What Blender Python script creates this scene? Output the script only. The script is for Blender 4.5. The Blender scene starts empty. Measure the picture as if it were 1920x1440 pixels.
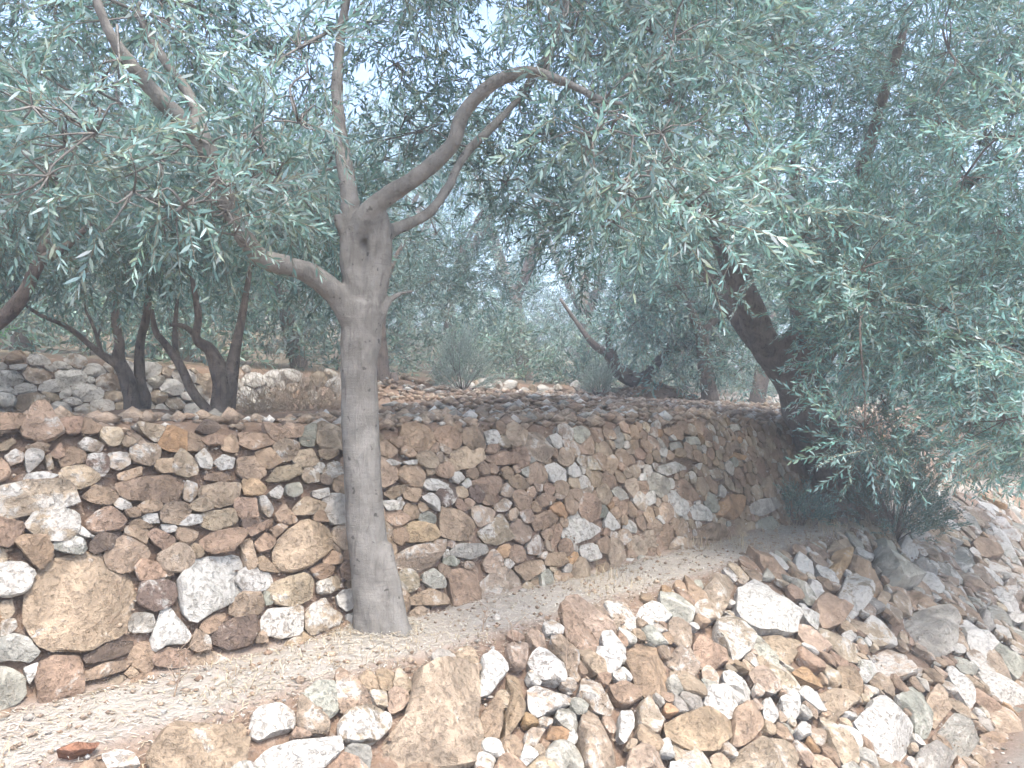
import bpy, math, random
import numpy as np
from mathutils import Vector, noise as mnoise

# ------------------------------------------------------------------ camera, sky, sun, exposure
F, HX, HY = 1400.0, 960.0, 790.0          # focal length in photo pixels, principal column, eye-level row
scn = bpy.context.scene
COL = scn.collection
cam_d = bpy.data.cameras.new("camera")
cam_d.sensor_width = 36.0
cam_d.lens = 36.0 * F / 1920.0
cam_d.shift_y = (HY - 720.0) / 1920.0
cam_d.clip_start = 0.05
cam_d.clip_end = 2000.0
cam = bpy.data.objects.new("camera", cam_d)
cam.location = (0, 0, 0)
cam.rotation_euler = (math.pi / 2, 0, 0)
COL.objects.link(cam)
scn.camera = cam

SUN_EL = math.radians(61)
SUN_H = Vector((0.45, -0.89)).normalized()
TO_SUN = Vector((SUN_H.x * math.cos(SUN_EL), SUN_H.y * math.cos(SUN_EL), math.sin(SUN_EL)))
world = bpy.data.worlds.new("World")
scn.world = world
world.use_nodes = True
wn = world.node_tree
wn.nodes.clear()
w_out = wn.nodes.new("ShaderNodeOutputWorld")
w_bg = wn.nodes.new("ShaderNodeBackground")
w_sky = wn.nodes.new("ShaderNodeTexSky")
w_sky.sky_type = 'NISHITA'
w_sky.sun_disc = False
w_sky.sun_elevation = SUN_EL
w_sky.sun_rotation = math.atan2(SUN_H.x, SUN_H.y)
w_sky.air_density = 1.0
w_sky.dust_density = 3.0
w_bg.inputs["Strength"].default_value = 0.15
wn.links.new(w_sky.outputs[0], w_bg.inputs[0])
wn.links.new(w_bg.outputs[0], w_out.inputs[0])
sun_d = bpy.data.lights.new("sun", 'SUN')
sun_d.energy = 1.3
sun_d.angle = math.radians(10)
sun_d.color = (1.0, 0.95, 0.87)
sun = bpy.data.objects.new("sun", sun_d)
sun.rotation_euler = (-TO_SUN).to_track_quat('-Z', 'Y').to_euler()
sun.location = (0, 0, 20)
COL.objects.link(sun)
scn.view_settings.view_transform = 'Standard'
scn.view_settings.look = 'None'
scn.view_settings.gamma = 1.0
scn.view_settings.exposure = 2.22
scn.cycles.max_bounces = 3
scn.cycles.diffuse_bounces = 2
scn.cycles.glossy_bounces = 1
scn.cycles.transmission_bounces = 2
scn.cycles.volume_bounces = 0
scn.cycles.use_adaptive_sampling = True
scn.cycles.adaptive_threshold = 0.05

# ------------------------------------------------------------------ small helpers
R = np.random.default_rng(7)
RND = random.Random(11)
def P(x, y, d):
    """a point d metres ahead of the eye, seen at photo pixel (x, y)"""
    return np.array([(x - HX) / F * d, d, (HY - y) / F * d])
DX, DY = 0.6911, 0.7227                   # direction in which the terraces run
def uv2xy(u, v): return DX * u - DY * v, DY * u + DX * v
def xy2uv(x, y): return DX * x + DY * y, -DY * x + DX * y
_W = [(R.normal(size=3), R.uniform(0, 6.28)) for _ in range(14)]
def wob(x, y, z=0.0, f=1.0):
    """cheap smooth noise in about -1..1, for arrays"""
    s = 0
    for i, (k, p) in enumerate(_W):
        g = f * (1.0 + 0.35 * i)
        s = s + np.sin(g * (k[0] * x + k[1] * y + k[2] * z) + p) / (1 + 0.35 * i)
    return s / 3.6
def mesh_tris(name, verts, faces, tint=None, smooth=False, alpha=None):
    """mesh from vertex and triangle arrays; tint = rgb per vertex"""
    me = bpy.data.meshes.new(name)
    verts = np.asarray(verts, np.float32); faces = np.asarray(faces, np.int32)
    k = faces.shape[1]
    me.vertices.add(len(verts)); me.vertices.foreach_set("co", verts.ravel())
    me.loops.add(faces.size); me.loops.foreach_set("vertex_index", faces.ravel())
    me.polygons.add(len(faces)); me.polygons.foreach_set("loop_start", np.arange(0, faces.size, k, dtype=np.int32))
    if smooth: me.polygons.foreach_set("use_smooth", np.ones(len(faces), bool))
    if tint is not None:
        at = me.color_attributes.new("tint", 'FLOAT_COLOR', 'POINT')
        c = np.ones((len(verts), 4), np.float32); c[:, :3] = tint
        if alpha is not None: c[:, 3] = alpha
        at.data.foreach_set("color", c.ravel())
    me.update(calc_edges=True); me.validate()
    return me
def obj(name, me, mat, parent=None, **props):
    o = bpy.data.objects.new(name, me)
    if me is not None and mat is not None: me.materials.append(mat)
    COL.objects.link(o)
    if parent is not None: o.parent = parent; o.matrix_parent_inverse = parent.matrix_world.inverted()
    for k, v in props.items(): o[k] = v
    return o
def thing(name, loc, label, cat, group=None):
    o = bpy.data.objects.new(name, None); COL.objects.link(o)
    o.location = loc; o.empty_display_size = 0.2
    o.matrix_world.translation = loc
    o["label"] = label; o["category"] = cat
    if group: o["group"] = group
    return o

# ------------------------------------------------------------------ materials
def new_mat(name):
    m = bpy.data.materials.new(name); m.use_nodes = True
    nt = m.node_tree; nt.nodes.clear()
    o = nt.nodes.new("ShaderNodeOutputMaterial")
    def N(t, **kw):
        n = nt.nodes.new(t)
        for k, v in kw.items():
            if k.startswith("i_"):
                key = k[2:]
                n.inputs[int(key) if key.isdigit() else key.replace("_", " ")].default_value = v
            else: setattr(n, k, v)
        return n
    L = lambda a, b: nt.links.new(a, b)
    return m, N, L, o
def noise_tex(N, L, vec, scale, detail=4, rough=0.6, dist=0.0):
    n = N("ShaderNodeTexNoise"); n.inputs["Scale"].default_value = scale; n.inputs["Detail"].default_value = detail
    n.inputs["Roughness"].default_value = rough; n.inputs["Distortion"].default_value = dist
    L(vec, n.inputs["Vector"]); return n.outputs["Fac"]
def ramp(N, L, fac, a, b, lo=0.0, hi=1.0):
    n = N("ShaderNodeMapRange", interpolation_type='SMOOTHSTEP')
    n.inputs["From Min"].default_value = a; n.inputs["From Max"].default_value = b
    n.inputs["To Min"].default_value = lo; n.inputs["To Max"].default_value = hi
    L(fac, n.inputs["Value"]); return n.outputs["Result"]
def mixc(N, L, fac, a, b, mode='MIX'):
    n = N("ShaderNodeMix", data_type='RGBA', blend_type=mode)
    for s, v in ((n.inputs[0], fac), (n.inputs[6], a), (n.inputs[7], b)):
        if isinstance(v, (int, float)): s.default_value = v
        elif isinstance(v, tuple): s.default_value = (*v, 1.0)
        else: L(v, s)
    return n.outputs[2]
def mathn(N, L, op, a, b=0.5):
    n = N("ShaderNodeMath", operation=op)
    for s, v in ((n.inputs[0], a), (n.inputs[1], b)):
        if isinstance(v, (int, float)): s.default_value = v
        else: L(v, s)
    return n.outputs[0]

def stone_material():
    m, N, L, out = new_mat("limestone")
    pos = N("ShaderNodeNewGeometry").outputs["Position"]
    at = N("ShaderNodeAttribute", attribute_name="tint")
    # every stone gets its own stretch of the noise
    off = N("ShaderNodeVectorMath", operation='MULTIPLY'); L(at.outputs["Color"], off.inputs[0]); off.inputs[1].default_value = (37, 61, 83)
    vv = N("ShaderNodeVectorMath", operation='ADD'); L(pos, vv.inputs[0]); L(off.outputs[0], vv.inputs[1]); vec = vv.outputs[0]
    wn_ = N("ShaderNodeTexWhiteNoise", noise_dimensions='3D'); L(at.outputs["Color"], wn_.inputs["Vector"]); own = wn_.outputs["Value"]   # one number per stone
    big = noise_tex(N, L, vec, 6, 5, 0.62, 0.5)
    mid = noise_tex(N, L, vec, 19, 6, 0.68, 0.35)
    blot = noise_tex(N, L, vec, 38, 5, 0.66, 0.25)
    fine = noise_tex(N, L, vec, 120, 4, 0.7)
    shade = ramp(N, L, big, 0.28, 0.72, 0.62, 1.34)
    c = mixc(N, L, 1.0, at.outputs["Color"], mathn_rgb(N, L, shade), 'MULTIPLY')
    c = mixc(N, L, mathn(N, L, "MULTIPLY", ramp(N, L, mid, 0.50, 0.72, 0.0, 0.6), own), c, (0.36, 0.255, 0.17))       # ochre stain
    c = mixc(N, L, mathn(N, L, "MULTIPLY", ramp(N, L, blot, 0.58, 0.74, 0.0, 0.75), mathn(N, L, "FRACT", mathn(N, L, "MULTIPLY", own, 7.3))), c, (0.14, 0.115, 0.09))      # dark hollows
    c = mixc(N, L, ramp(N, L, fine, 0.62, 0.78, 0.0, 0.3), c, (0.12, 0.10, 0.08))
    # chalky lichen crust: share set by the stone (alpha)
    cr = mathn(N, L, 'ADD', mathn(N, L, 'MULTIPLY', big, 0.6), mathn(N, L, 'MULTIPLY', mid, 0.4))
    cr = mathn(N, L, 'ADD', cr, mathn(N, L, 'MULTIPLY', at.outputs["Alpha"], 0.36))
    crust = ramp(N, L, cr, 0.64, 0.73)
    pale = mixc(N, L, mathn(N, L, 'MULTIPLY', ramp(N, L, blot, 0.47, 0.62), mathn(N, L, 'FRACT', mathn(N, L, 'MULTIPLY', own, 3.7))), (0.54, 0.515, 0.47), (0.32, 0.285, 0.24))
    c = mixc(N, L, mathn(N, L, 'MULTIPLY', crust, 0.9), c, pale)
    b = N("ShaderNodeBsdfPrincipled"); b.inputs["Roughness"].default_value = 0.88
    b.inputs["Specular IOR Level"].default_value = 0.25
    L(c, b.inputs["Base Color"])
    h = mathn(N, L, 'ADD', mathn(N, L, 'MULTIPLY', mid, 1.1), mathn(N, L, 'MULTIPLY', fine, 0.22))
    h = mathn(N, L, 'ADD', h, mathn(N, L, 'MULTIPLY', big, 1.2))
    h = mathn(N, L, 'SUBTRACT', h, mathn(N, L, 'MULTIPLY', ramp(N, L, blot, 0.5, 0.7), 0.45))
    bp = N("ShaderNodeBump"); bp.inputs["Strength"].default_value = 0.85; bp.inputs["Distance"].default_value = 0.034
    L(h, bp.inputs["Height"]); L(bp.outputs[0], b.inputs["Normal"])
    L(b.outputs[0], out.inputs[0]); return m
def mathn_rgb(N, L, v):
    n = N("ShaderNodeCombineColor")
    for i in range(3): L(v, n.inputs[i])
    return n.outputs[0]
def ground_material():
    m, N, L, out = new_mat("terrace_soil")
    pos = N("ShaderNodeNewGeometry").outputs["Position"]
    at = N("ShaderNodeAttribute", attribute_name="tint")
    a = noise_tex(N, L, pos, 3.0, 5, 0.65); b_ = noise_tex(N, L, pos, 22, 6, 0.7, 0.5); f = noise_tex(N, L, pos, 120, 3, 0.7)
    c = mixc(N, L, ramp(N, L, a, 0.3, 0.7), at.outputs["Color"], (0.25, 0.165, 0.115), 'MIX')
    c = mixc(N, L, 0.3, at.outputs["Color"], c)
    c = mixc(N, L, ramp(N, L, b_, 0.5, 0.72, 0, 0.6), c, (0.46, 0.40, 0.34))
    c = mixc(N, L, ramp(N, L, f, 0.54, 0.74, 0, 0.45), c, (0.16, 0.12, 0.095))
    b = N("ShaderNodeBsdfPrincipled"); b.inputs["Roughness"].default_value = 0.95; b.inputs["Specular IOR Level"].default_value = 0.1
    L(c, b.inputs["Base Color"])
    bp = N("ShaderNodeBump"); bp.inputs["Strength"].default_value = 0.9; bp.inputs["Distance"].default_value = 0.03
    L(mathn(N, L, 'ADD', b_, mathn(N, L, 'MULTIPLY', f, 0.4)), bp.inputs["Height"]); L(bp.outputs[0], b.inputs["Normal"])
    L(b.outputs[0], out.inputs[0]); return m
def leaf_material(name, trans=0.35, gloss=0.55):
    m, N, L, out = new_mat(name)
    at = N("ShaderNodeAttribute", attribute_name="tint")
    b = N("ShaderNodeBsdfPrincipled"); b.inputs["Roughness"].default_value = gloss; b.inputs["Specular IOR Level"].default_value = 0.5
    L(at.outputs["Color"], b.inputs["Base Color"])
    t = N("ShaderNodeBsdfTranslucent"); L(mixc(N, L, 1.0, at.outputs["Color"], (1.0, 1.12, 0.92), 'MULTIPLY'), t.inputs[0])
    mx = N("ShaderNodeMixShader"); mx.inputs[0].default_value = trans
    L(b.outputs[0], mx.inputs[1]); L(t.outputs[0], mx.inputs[2]); L(mx.outputs[0], out.inputs[0]); return m
def bark_material(name, c1, c2, c3, streak=6.0, bump=0.02):
    m, N, L, out = new_mat(name)
    pos = N("ShaderNodeNewGeometry").outputs["Position"]
    mp = N("ShaderNodeMapping"); L(pos, mp.inputs[0]); mp.inputs["Scale"].default_value = (streak, streak, 1.0)
    s = noise_tex(N, L, mp.outputs[0], 5, 6, 0.65, 0.6)
    a = noise_tex(N, L, pos, 9, 5, 0.6, 0.5); f = noise_tex(N, L, pos, 70, 5, 0.7)
    mq = N("ShaderNodeMapping"); L(pos, mq.inputs[0]); mq.inputs["Scale"].default_value = (1, 1, 7.0)
    hz = noise_tex(N, L, mq.outputs[0], 9, 4, 0.6, 0.3)
    c = mixc(N, L, ramp(N, L, a, 0.35, 0.68), c1, c2)
    c = mixc(N, L, ramp(N, L, s, 0.50, 0.72, 0, 0.7), c, c3)
    c = mixc(N, L, ramp(N, L, hz, 0.62, 0.72, 0, 0.35), c, c3)
    c = mixc(N, L, ramp(N, L, f, 0.60, 0.74, 0, 0.5), c, tuple(x * 0.5 for x in c3))
    pk = noise_tex(N, L, pos, 26, 2, 0.5, 0.2); c = mixc(N, L, ramp(N, L, pk, 0.66, 0.72, 0, 0.75), c, tuple(x * 0.45 for x in c3))   # pock marks
    lc = noise_tex(N, L, pos, 5, 5, 0.65, 0.6); c = mixc(N, L, ramp(N, L, lc, 0.56, 0.70, 0, 0.45), c, tuple(min(1, x * 1.45) for x in c1))   # pale weathered patches
    b = N("ShaderNodeBsdfPrincipled"); b.inputs["Roughness"].default_value = 0.85; b.inputs["Specular IOR Level"].default_value = 0.2
    L(c, b.inputs["Base Color"])
    bp = N("ShaderNodeBump"); bp.inputs["Strength"].default_value = 0.9; bp.inputs["Distance"].default_value = bump
    h = mathn(N, L, 'ADD', s, mathn(N, L, 'MULTIPLY', f, 0.35)); h = mathn(N, L, 'ADD', h, mathn(N, L, 'MULTIPLY', hz, 0.3))
    L(h, bp.inputs["Height"]); L(bp.outputs[0], b.inputs["Normal"]); L(b.outputs[0], out.inputs[0]); return m
M_STONE = stone_material()
M_SOIL = ground_material()
M_LEAF = leaf_material("olive_leaf")
M_STRAW = leaf_material("dry_straw", 0.2, 0.7)
M_BARK = bark_material("grey_bark", (0.215, 0.202, 0.183), (0.15, 0.139, 0.124), (0.088, 0.079, 0.07), 5.0, 0.012)
M_BARK_D = bark_material("dark_bark", (0.23, 0.19, 0.16), (0.145, 0.12, 0.105), (0.065, 0.046, 0.042), 6.0, 0.03)

# ------------------------------------------------------------------ the ground: terraces stepping up the hill
FB_V, FB_Z, FT_V, FT_Z = 1.35, -2.50, 3.00, -1.18       # rubble embankment: foot and rim
WB_V, WB_Z, WT_V, WT_Z = 3.63, -1.21, 4.00, 0.00        # middle wall
TB_V, TB_Z, TT_V, TT_Z = 10.30, 0.03, 10.48, 0.90       # far wall
KN = np.array([(-90, -4), (-30, -2.6), (-3, -1.7), (-0.4, -1.66), (0.2, -1.78), (1.0, -2.50), (1.40, -2.53),
      (2.99, -1.255), (3.07, -1.205), (3.60, -1.19), (3.66, -1.20), (4.03, -0.045), (4.18, 0.0), (7.0, 0.03), (10.2, 0.05), (10.42, 0.06),
      (10.60, 0.74), (10.75, 0.80), (17.6, 1.5), (18.0, 2.3), (27, 3.2), (27.5, 4.1), (40, 5.6), (41, 6.4), (95, 13)])
BUMPS = []                                              # (x, y, height, radius)
def bump_at(px, d, h, r): BUMPS.append(((px - HX) / F * d, d, h, r))
bump_at(258, 8.3, 0.10, 0.5); bump_at(712, 4.24, 0.05, 0.22); bump_at(1228, 15.0, 0.36, 0.9); bump_at(735, 11.6, 0.24, 0.6); bump_at(1330, 13.6, 0.1, 0.6)
def ground_z(x, y):
    u, v = xy2uv(x, y)
    z = np.interp(v, KN[:, 0], KN[:, 1])
    z = z + np.clip((v - 3.98) / 1.9, 0, 1) * np.clip((10.3 - v) / 0.6, 0, 1) * 0.24 * np.clip((u - 3.8) / 2.5, 0, 1)   # to the right the wall breaks down into a rubble slope
    z = z + 0.27 * np.clip((v - 7.4) / 2.4, 0, 1) * np.clip((10.42 - v) / 0.2, 0, 1) * np.clip((u - 6.0) / 2.0, 0, 1)   # rubble banked against the back wall
    for bx, by, h, r in BUMPS: z = z + h * np.exp(-((x - bx) ** 2 + (y - by) ** 2) / r ** 2)
    amp = np.where((v > 3.05) & (v < 3.6), 0.018, 0.022) + 0.02 * np.clip((np.abs(v) - 5) / 10, 0, 3)
    return z + amp * wob(x, y, 0, 2.3) + 0.008 * wob(x + 9, y, 0, 9.0)
us = np.concatenate([-np.geomspace(90, 3, 22), np.arange(-2.5, 13, 0.085), np.geomspace(13.2, 110, 34)])
vs = np.concatenate([-np.geomspace(90, 1.2, 18), np.arange(-1, 1.2, 0.14), np.arange(1.2, 4.5, 0.055), np.arange(4.6, 11.2, 0.15), np.geomspace(11.4, 95, 40)])
U, V = np.meshgrid(us, vs)
X, Y = uv2xy(U, V)
Z = ground_z(X, Y)
nu, nv = len(us), len(vs)
idx = np.arange(nu * nv).reshape(nv, nu)
quads = np.stack([idx[:-1, :-1], idx[:-1, 1:], idx[1:, 1:], idx[1:, :-1]], -1).reshape(-1, 4)
soil = np.array((0.25, 0.175, 0.125)); straw = np.array((0.50, 0.47, 0.425)); dark = np.array((0.17, 0.125, 0.10)); road = np.array((0.33, 0.30, 0.27))
Vf = V.ravel(); tint = np.tile(soil, (Vf.size, 1))
w = (np.clip((Vf - 3.0) / 0.12, 0, 1) * np.clip((3.66 - Vf) / 0.08, 0, 1))[:, None]; tint = tint * (1 - w) + straw * w
w = (np.clip((1.3 - Vf) / 0.2, 0, 1))[:, None]; tint = tint * (1 - w) + road * w
w = (np.clip((Vf - 10.6) / 1.0, 0, 1) * 0.75)[:, None]; tint = tint * (1 - w) + np.array((0.20, 0.185, 0.13)) * w
obj("ground", mesh_tris("ground", np.stack([X, Y, Z], -1).reshape(-1, 3), quads, tint, True), M_SOIL, kind="structure")

# ------------------------------------------------------------------ stones
PAL = {'b': ((0.345, 0.245, 0.175), 0.16), 't': ((0.40, 0.305, 0.225), 0.24), 'd': ((0.17, 0.125, 0.10), 0.25), 'g': ((0.36, 0.335, 0.29), 0.30),
       'm': ((0.41, 0.32, 0.24), 0.52), 'w': ((0.50, 0.455, 0.40), 0.72), 'W': ((0.60, 0.575, 0.535), 0.9), 'o': ((0.40, 0.255, 0.15), 0.05), 'y': ((0.42, 0.305, 0.19), 0.1),
       'k': ((0.385, 0.285, 0.205), 0.04), 'r': ((0.26, 0.13, 0.085), 0.0), 'p': ((0.375, 0.285, 0.215), 0.34)}
class Plane:
    def __init__(s, v0, z0, v1, z1):
        a = math.atan2(z1 - z0, v1 - v0); n = np.array([-DY, DX, 0.0])
        s.S = np.array([DX, DY, 0.0]); s.T = n * math.cos(a) + np.array([0, 0, math.sin(a)])
        s.N = -n * math.sin(a) + np.array([0, 0, math.cos(a)]); s.O = n * v0 + np.array([0, 0, z0]); s.len = math.hypot(v1 - v0, z1 - z0)
    def pix(s, x, y):
        d = P(x, y, 1.0); k = s.N.dot(s.O) / s.N.dot(d); q = d * k - s.O
        return q.dot(s.S), q.dot(s.T)
    def world(s, a, b, h):
        a, b, h = (np.asarray(k)[..., None] for k in (a, b, h))
        return s.O + a * s.S + b * s.T + h * s.N
def clip(poly, nx, ny, c):
    """keep nx*x + ny*y <= c"""
    out = []; m = len(poly)
    for i in range(m):
        p, q = poly[i], poly[(i + 1) % m]
        dp, dq = nx * p[0] + ny * p[1] - c, nx * q[0] + ny * q[1] - c
        if dp <= 0: out.append(p)
        if (dp < 0 < dq) or (dq < 0 < dp):
            t = dp / (dp - dq); out.append((p[0] + t * (q[0] - p[0]), p[1] + t * (q[1] - p[1])))
    return out
def inside(poly, pts):
    x, y = pts[:, 0], pts[:, 1]; r = np.zeros(len(pts), bool)
    for (x1, y1), (x2, y2) in zip(poly, np.roll(poly, -1, 0)):
        c = (y1 > y) != (y2 > y)
        r ^= c & (x < (x2 - x1) * (y - y1) / (y2 - y1 + 1e-12) + x1)
    return r
def seg_dist(poly, pts):
    d = np.full(len(pts), 1e9)
    for a, b in zip(poly, np.roll(poly, -1, 0)):
        ab = b - a; t = np.clip(((pts - a) @ ab) / (ab @ ab + 1e-12), 0, 1)
        d = np.minimum(d, np.linalg.norm(pts - (a + t[:, None] * ab), axis=1))
    return d
def resample(poly, m):
    q = np.vstack([poly, poly[:1]]); l = np.r_[0, np.cumsum(np.linalg.norm(np.diff(q, axis=0), axis=1))]
    t = np.linspace(0, l[-1], m, endpoint=False)
    return np.stack([np.interp(t, l, q[:, 0]), np.interp(t, l, q[:, 1])], 1)
def chaikin(p, k=0.25):
    q = np.roll(p, -1, 0); return np.stack([p * (1 - k) + q * k, p * k + q * (1 - k)], 1).reshape(-1, 2)
RINGS = np.array([1.02, 1.0, 0.965, 0.89, 0.72, 0.48, 0.22]); RINGS_LO = np.array([1.02, 1.0, 0.9, 0.55])
def stone_arrays(pl, poly, col, rise, m=18, rng=R, wave=None, rounder=False, low=0.0, rings=RINGS):
    """one stone lying in wall plane pl with outline poly (s, t): vertices, triangles, rgba"""
    poly = np.asarray(poly, float)
    a2 = 0.5 * abs(np.dot(poly[:, 0], np.roll(poly[:, 1], -1)) - np.dot(poly[:, 1], np.roll(poly[:, 0], -1)))
    rad = math.sqrt(a2 / math.pi)
    p = chaikin(poly, 0.09 if not rounder else 0.24)
    if rounder: p = chaikin(p, 0.25)
    p = resample(p, m); c = p.mean(0)
    d = p - c
    ph = rng.uniform(0, 6.28, 3); an = np.arctan2(d[:, 1], d[:, 0])
    d = d * (1 + 0.025 * np.sin(5 * an + ph[0]) + 0.018 * np.sin(9 * an + ph[1]))[:, None] * 1.0
    H = rad * rise * rng.uniform(0.8, 1.25)
    big = rad > 0.11
    if big: H *= 1.35
    nk = rng.integers(4, 7) if not big else rng.integers(7, 10); ka = rng.uniform(0, 6.28, nk); ks = rng.uniform(0.3, 1.5, nk); kh = rng.uniform(0.5, 1.0, nk) if not big else rng.uniform(0.3, 0.95, nk)
    tl = rng.normal(0, 0.22, 2)
    vs, n = [], len(d)
    for i, f in enumerate(rings):
        q = d * f
        if i == 0: h = np.full(n, -max(0.05, 0.8 * rad)); q = d * 0.80
        else:
            dome = 1 - f ** (9.0 if not rounder else 4.0)
            h = np.full(n, dome) 
            x = q / rad
            for a, s, k in zip(ka, ks, kh): h = np.minimum(h, k - s * (x[:, 0] * math.cos(a) + x[:, 1] * math.sin(a)) * 0.75)
            h = H * (np.maximum(h, -0.2) + x @ tl * 0.7)
            h = h + 0.05 * rad * wob(q[:, 0] * 9 / rad * 0.3 + ph[0] * 9, q[:, 1] * 9 / rad * 0.3 + ph[1] * 9, ph[2], 1.0) * (f < 0.99)
        vs.append(np.c_[c + q, h])
    hc = vs[-1][:, 2].mean(); vs.append(np.array([[c[0], c[1], hc]]))
    vs = np.vstack(vs)
    if wave is not None: vs[:, 2] += wave(c[0], c[1])
    if low: vs[:, 2] -= low
    w = pl.world(vs[:, 0], vs[:, 1], vs[:, 2])
    k = len(rings); i = np.arange(n); j = (i + 1) % n; fs = []
    for r in range(k - 1):
        fs.append(np.stack([r * n + i, r * n + j, (r + 1) * n + j], 1)); fs.append(np.stack([r * n + i, (r + 1) * n + j, (r + 1) * n + i], 1))
    fs.append(np.stack([(k - 1) * n + i, (k - 1) * n + j, np.full(n, k * n)], 1))
    fs = np.vstack(fs)
    o = np.cross(w[fs[-1][1]] - w[fs[-1][0]], w[fs[-1][2]] - w[fs[-1][0]])
    if o @ pl.N < 0: fs = fs[:, ::-1]
    rgb, al = PAL[col]; g = rng.uniform(0.82, 1.16)
    rgb = np.array(rgb); rgb = rgb * np.array([0.92, 0.94, 0.92])
    rgb = np.clip(rgb * g * rng.uniform(0.97, 1.03, 3), 0.03, 0.78)
    return w, fs, np.tile(np.r_[rgb, np.clip(al + rng.uniform(-0.12, 0.12), 0, 1)], (len(w), 1)), rad
def build_wall(name, label, cat, pl, traced, s_rng, t_rng, sizes, mix, asp, rise, wave, seed, n_obj=300, topz=None, m=18, rounder=False, rim=False, grow=1.07):
    rng = np.random.default_rng(seed)
    stones = []                                          # (poly, colour, traced?)
    polys = []
    for col, pts in traced:
        q = np.array([pl.pix(x, y) for x, y in pts]); polys.append(q); stones.append((q * 1.0, col, True))
    A = np.array([asp, 1.0])
    ghosts, gr = [], []
    for q in polys:
        c = q.mean(0); e = resample(q, max(8, int(np.linalg.norm(np.diff(np.vstack([q, q[:1]]), axis=0), axis=1).sum() / 0.045)))
        dd = c - e; ln = np.linalg.norm(dd, axis=1)[:, None]
        ghosts.append(e + dd / ln * np.minimum(0.022, ln * 0.5)); gr += [0.022] * len(e)
    seeds = np.vstack(ghosts) if ghosts else np.zeros((0, 2)); rad = np.array(gr)
    ng = len(seeds)
    FP, FR, nf = np.zeros((20000, 2)), np.zeros(20000), 0
    for r0, tries in sizes:
        c = np.c_[rng.uniform(*s_rng, tries), rng.uniform(*t_rng, tries)]
        ok = np.ones(tries, bool)
        for q in polys:
            near = (np.abs(c - q.mean(0)) < 0.9).all(1)
            if near.any():
                i = np.where(near)[0]; ok[i] &= ~inside(q, c[i]) & (seg_dist(q, c[i]) > r0 * 0.62)
        for k in np.where(ok)[0]:
            r = r0 * rng.uniform(0.85, 1.15)
            if asp == 1.25 and r0 > 0.06 and c[k, 0] > 4.8 and c[k, 1] > 0.72: continue
            if rim and c[k, 1] + r * 0.95 > t_rng[1]: continue
            q = c[k] / A
            if nf and (((FP[:nf] - q) ** 2).sum(1) < ((FR[:nf] + r) * 0.86) ** 2).any(): continue
            FP[nf] = q; FR[nf] = r; nf += 1
    allp = np.vstack([seeds / A, FP[:nf]]); allr = np.r_[rad, FR[:nf]]
    codes = list(mix)
    wts = np.array([mix[c] for c in codes]); wts = wts / wts.sum()
    for i in range(ng, len(allp)):
        p = allp[i]; B = allr[i] * 2.3
        poly = [(p[0] + B * math.cos(t), p[1] + B * math.sin(t)) for t in np.linspace(0, 6.283, 11)[:-1] + rng.uniform(0, 1)]
        d2 = ((allp - p) ** 2).sum(1); nb = np.argsort(d2)[1:26]
        for j in nb:
            n = allp[j] - p; c = 0.5 * ((allp[j] ** 2).sum() - (p ** 2).sum() + allr[i] ** 2 - allr[j] ** 2)
            poly = clip(poly, n[0], n[1], c)
            if len(poly) < 3: break
        if len(poly) < 3: continue
        q = np.array(poly) * A; c = q.mean(0)
        sz = math.sqrt(np.prod(q.max(0) - q.min(0)))
        if sz < 0.02: continue
        q = c + (q - c) * (1 - min(0.10, 0.004 / sz * 1.6))
        q = q + np.stack([wob(q[:, 0] * 7, q[:, 1] * 7, 3.1, 1.0), wob(q[:, 0] * 7, q[:, 1] * 7, 8.7, 1.0)], 1) * 0.028
        stones.append((q, codes[rng.choice(len(codes), p=wts)], False))
    root = thing(name, tuple(pl.O + pl.S * 2.0), label, cat)
    # how large does each show?
    ranked = []
    for q, col, tr in stones:
        c = q.mean(0); w = pl.world(*np.r_[c, 0.0]); vis = 0.0
        size = math.sqrt(abs(np.dot(q[:, 0], np.roll(q[:, 1], -1)) - np.dot(q[:, 1], np.roll(q[:, 0], -1))) / 6.283)
        if topz is not None and w[2] + (0 if tr else 0.55 * size) > topz(w) + 0.04: continue
        if w[1] > 0.5:
            px, py = HX + w[0] / w[1] * F, HY - w[2] / w[1] * F
            vis = size / w[1] if (-60 < px < 1980 and -60 < py < 1500) else 0.0
        ranked.append((vis + (10 if tr else 0), q, col, tr, c))
    ranked.sort(key=lambda b: -b[0])
    n_vis = min(n_obj, sum(b[0] > 0 for b in ranked)); built = []
    for i, (vis, q, col, tr, c) in enumerate(ranked):
        top = rim and c[1] > pl.len - 0.22
        built.append((vis, stone_arrays(pl, c + (q - c) * grow, col, rise * (1.1 if tr else 1.0) * (0.5 if top and not tr else 1.0), m=(m + (8 if tr else 0)) if i < n_vis else 9, rng=rng, wave=wave, rounder=rounder,
                      low=0.04 * max(0.0, min(1.0, (c[1] - pl.len + 0.3) / 0.3)) if rim else rng.uniform(0, 0.02), rings=RINGS if i < n_vis else RINGS_LO)))
    def mk(nm, arrs):
        o = 0; vv, ff, cc = [], [], []
        for w, f, c, _ in arrs: vv.append(w); ff.append(f + o); cc.append(c); o += len(w)
        cc = np.vstack(cc)
        me = mesh_tris(nm, np.vstack(vv), np.vstack(ff), cc[:, :3], True, cc[:, 3])
        me.set_sharp_from_angle(angle=math.radians(32)); return me
    n_in = built[:n_vis]
    for vis, a in n_in:
        c = a[0].mean(0)
        o = obj("stone", mk("stone", [(a[0] - c, *a[1:])]), M_STONE, None)
        o.location = c; o.parent = root; o.matrix_parent_inverse = root.matrix_world.inverted()
    rest = [b[1] for b in built[len(n_in):]]
    if rest: obj("small_stones", mk("small_stones", rest), M_STONE, root, kind="stuff")
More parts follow.
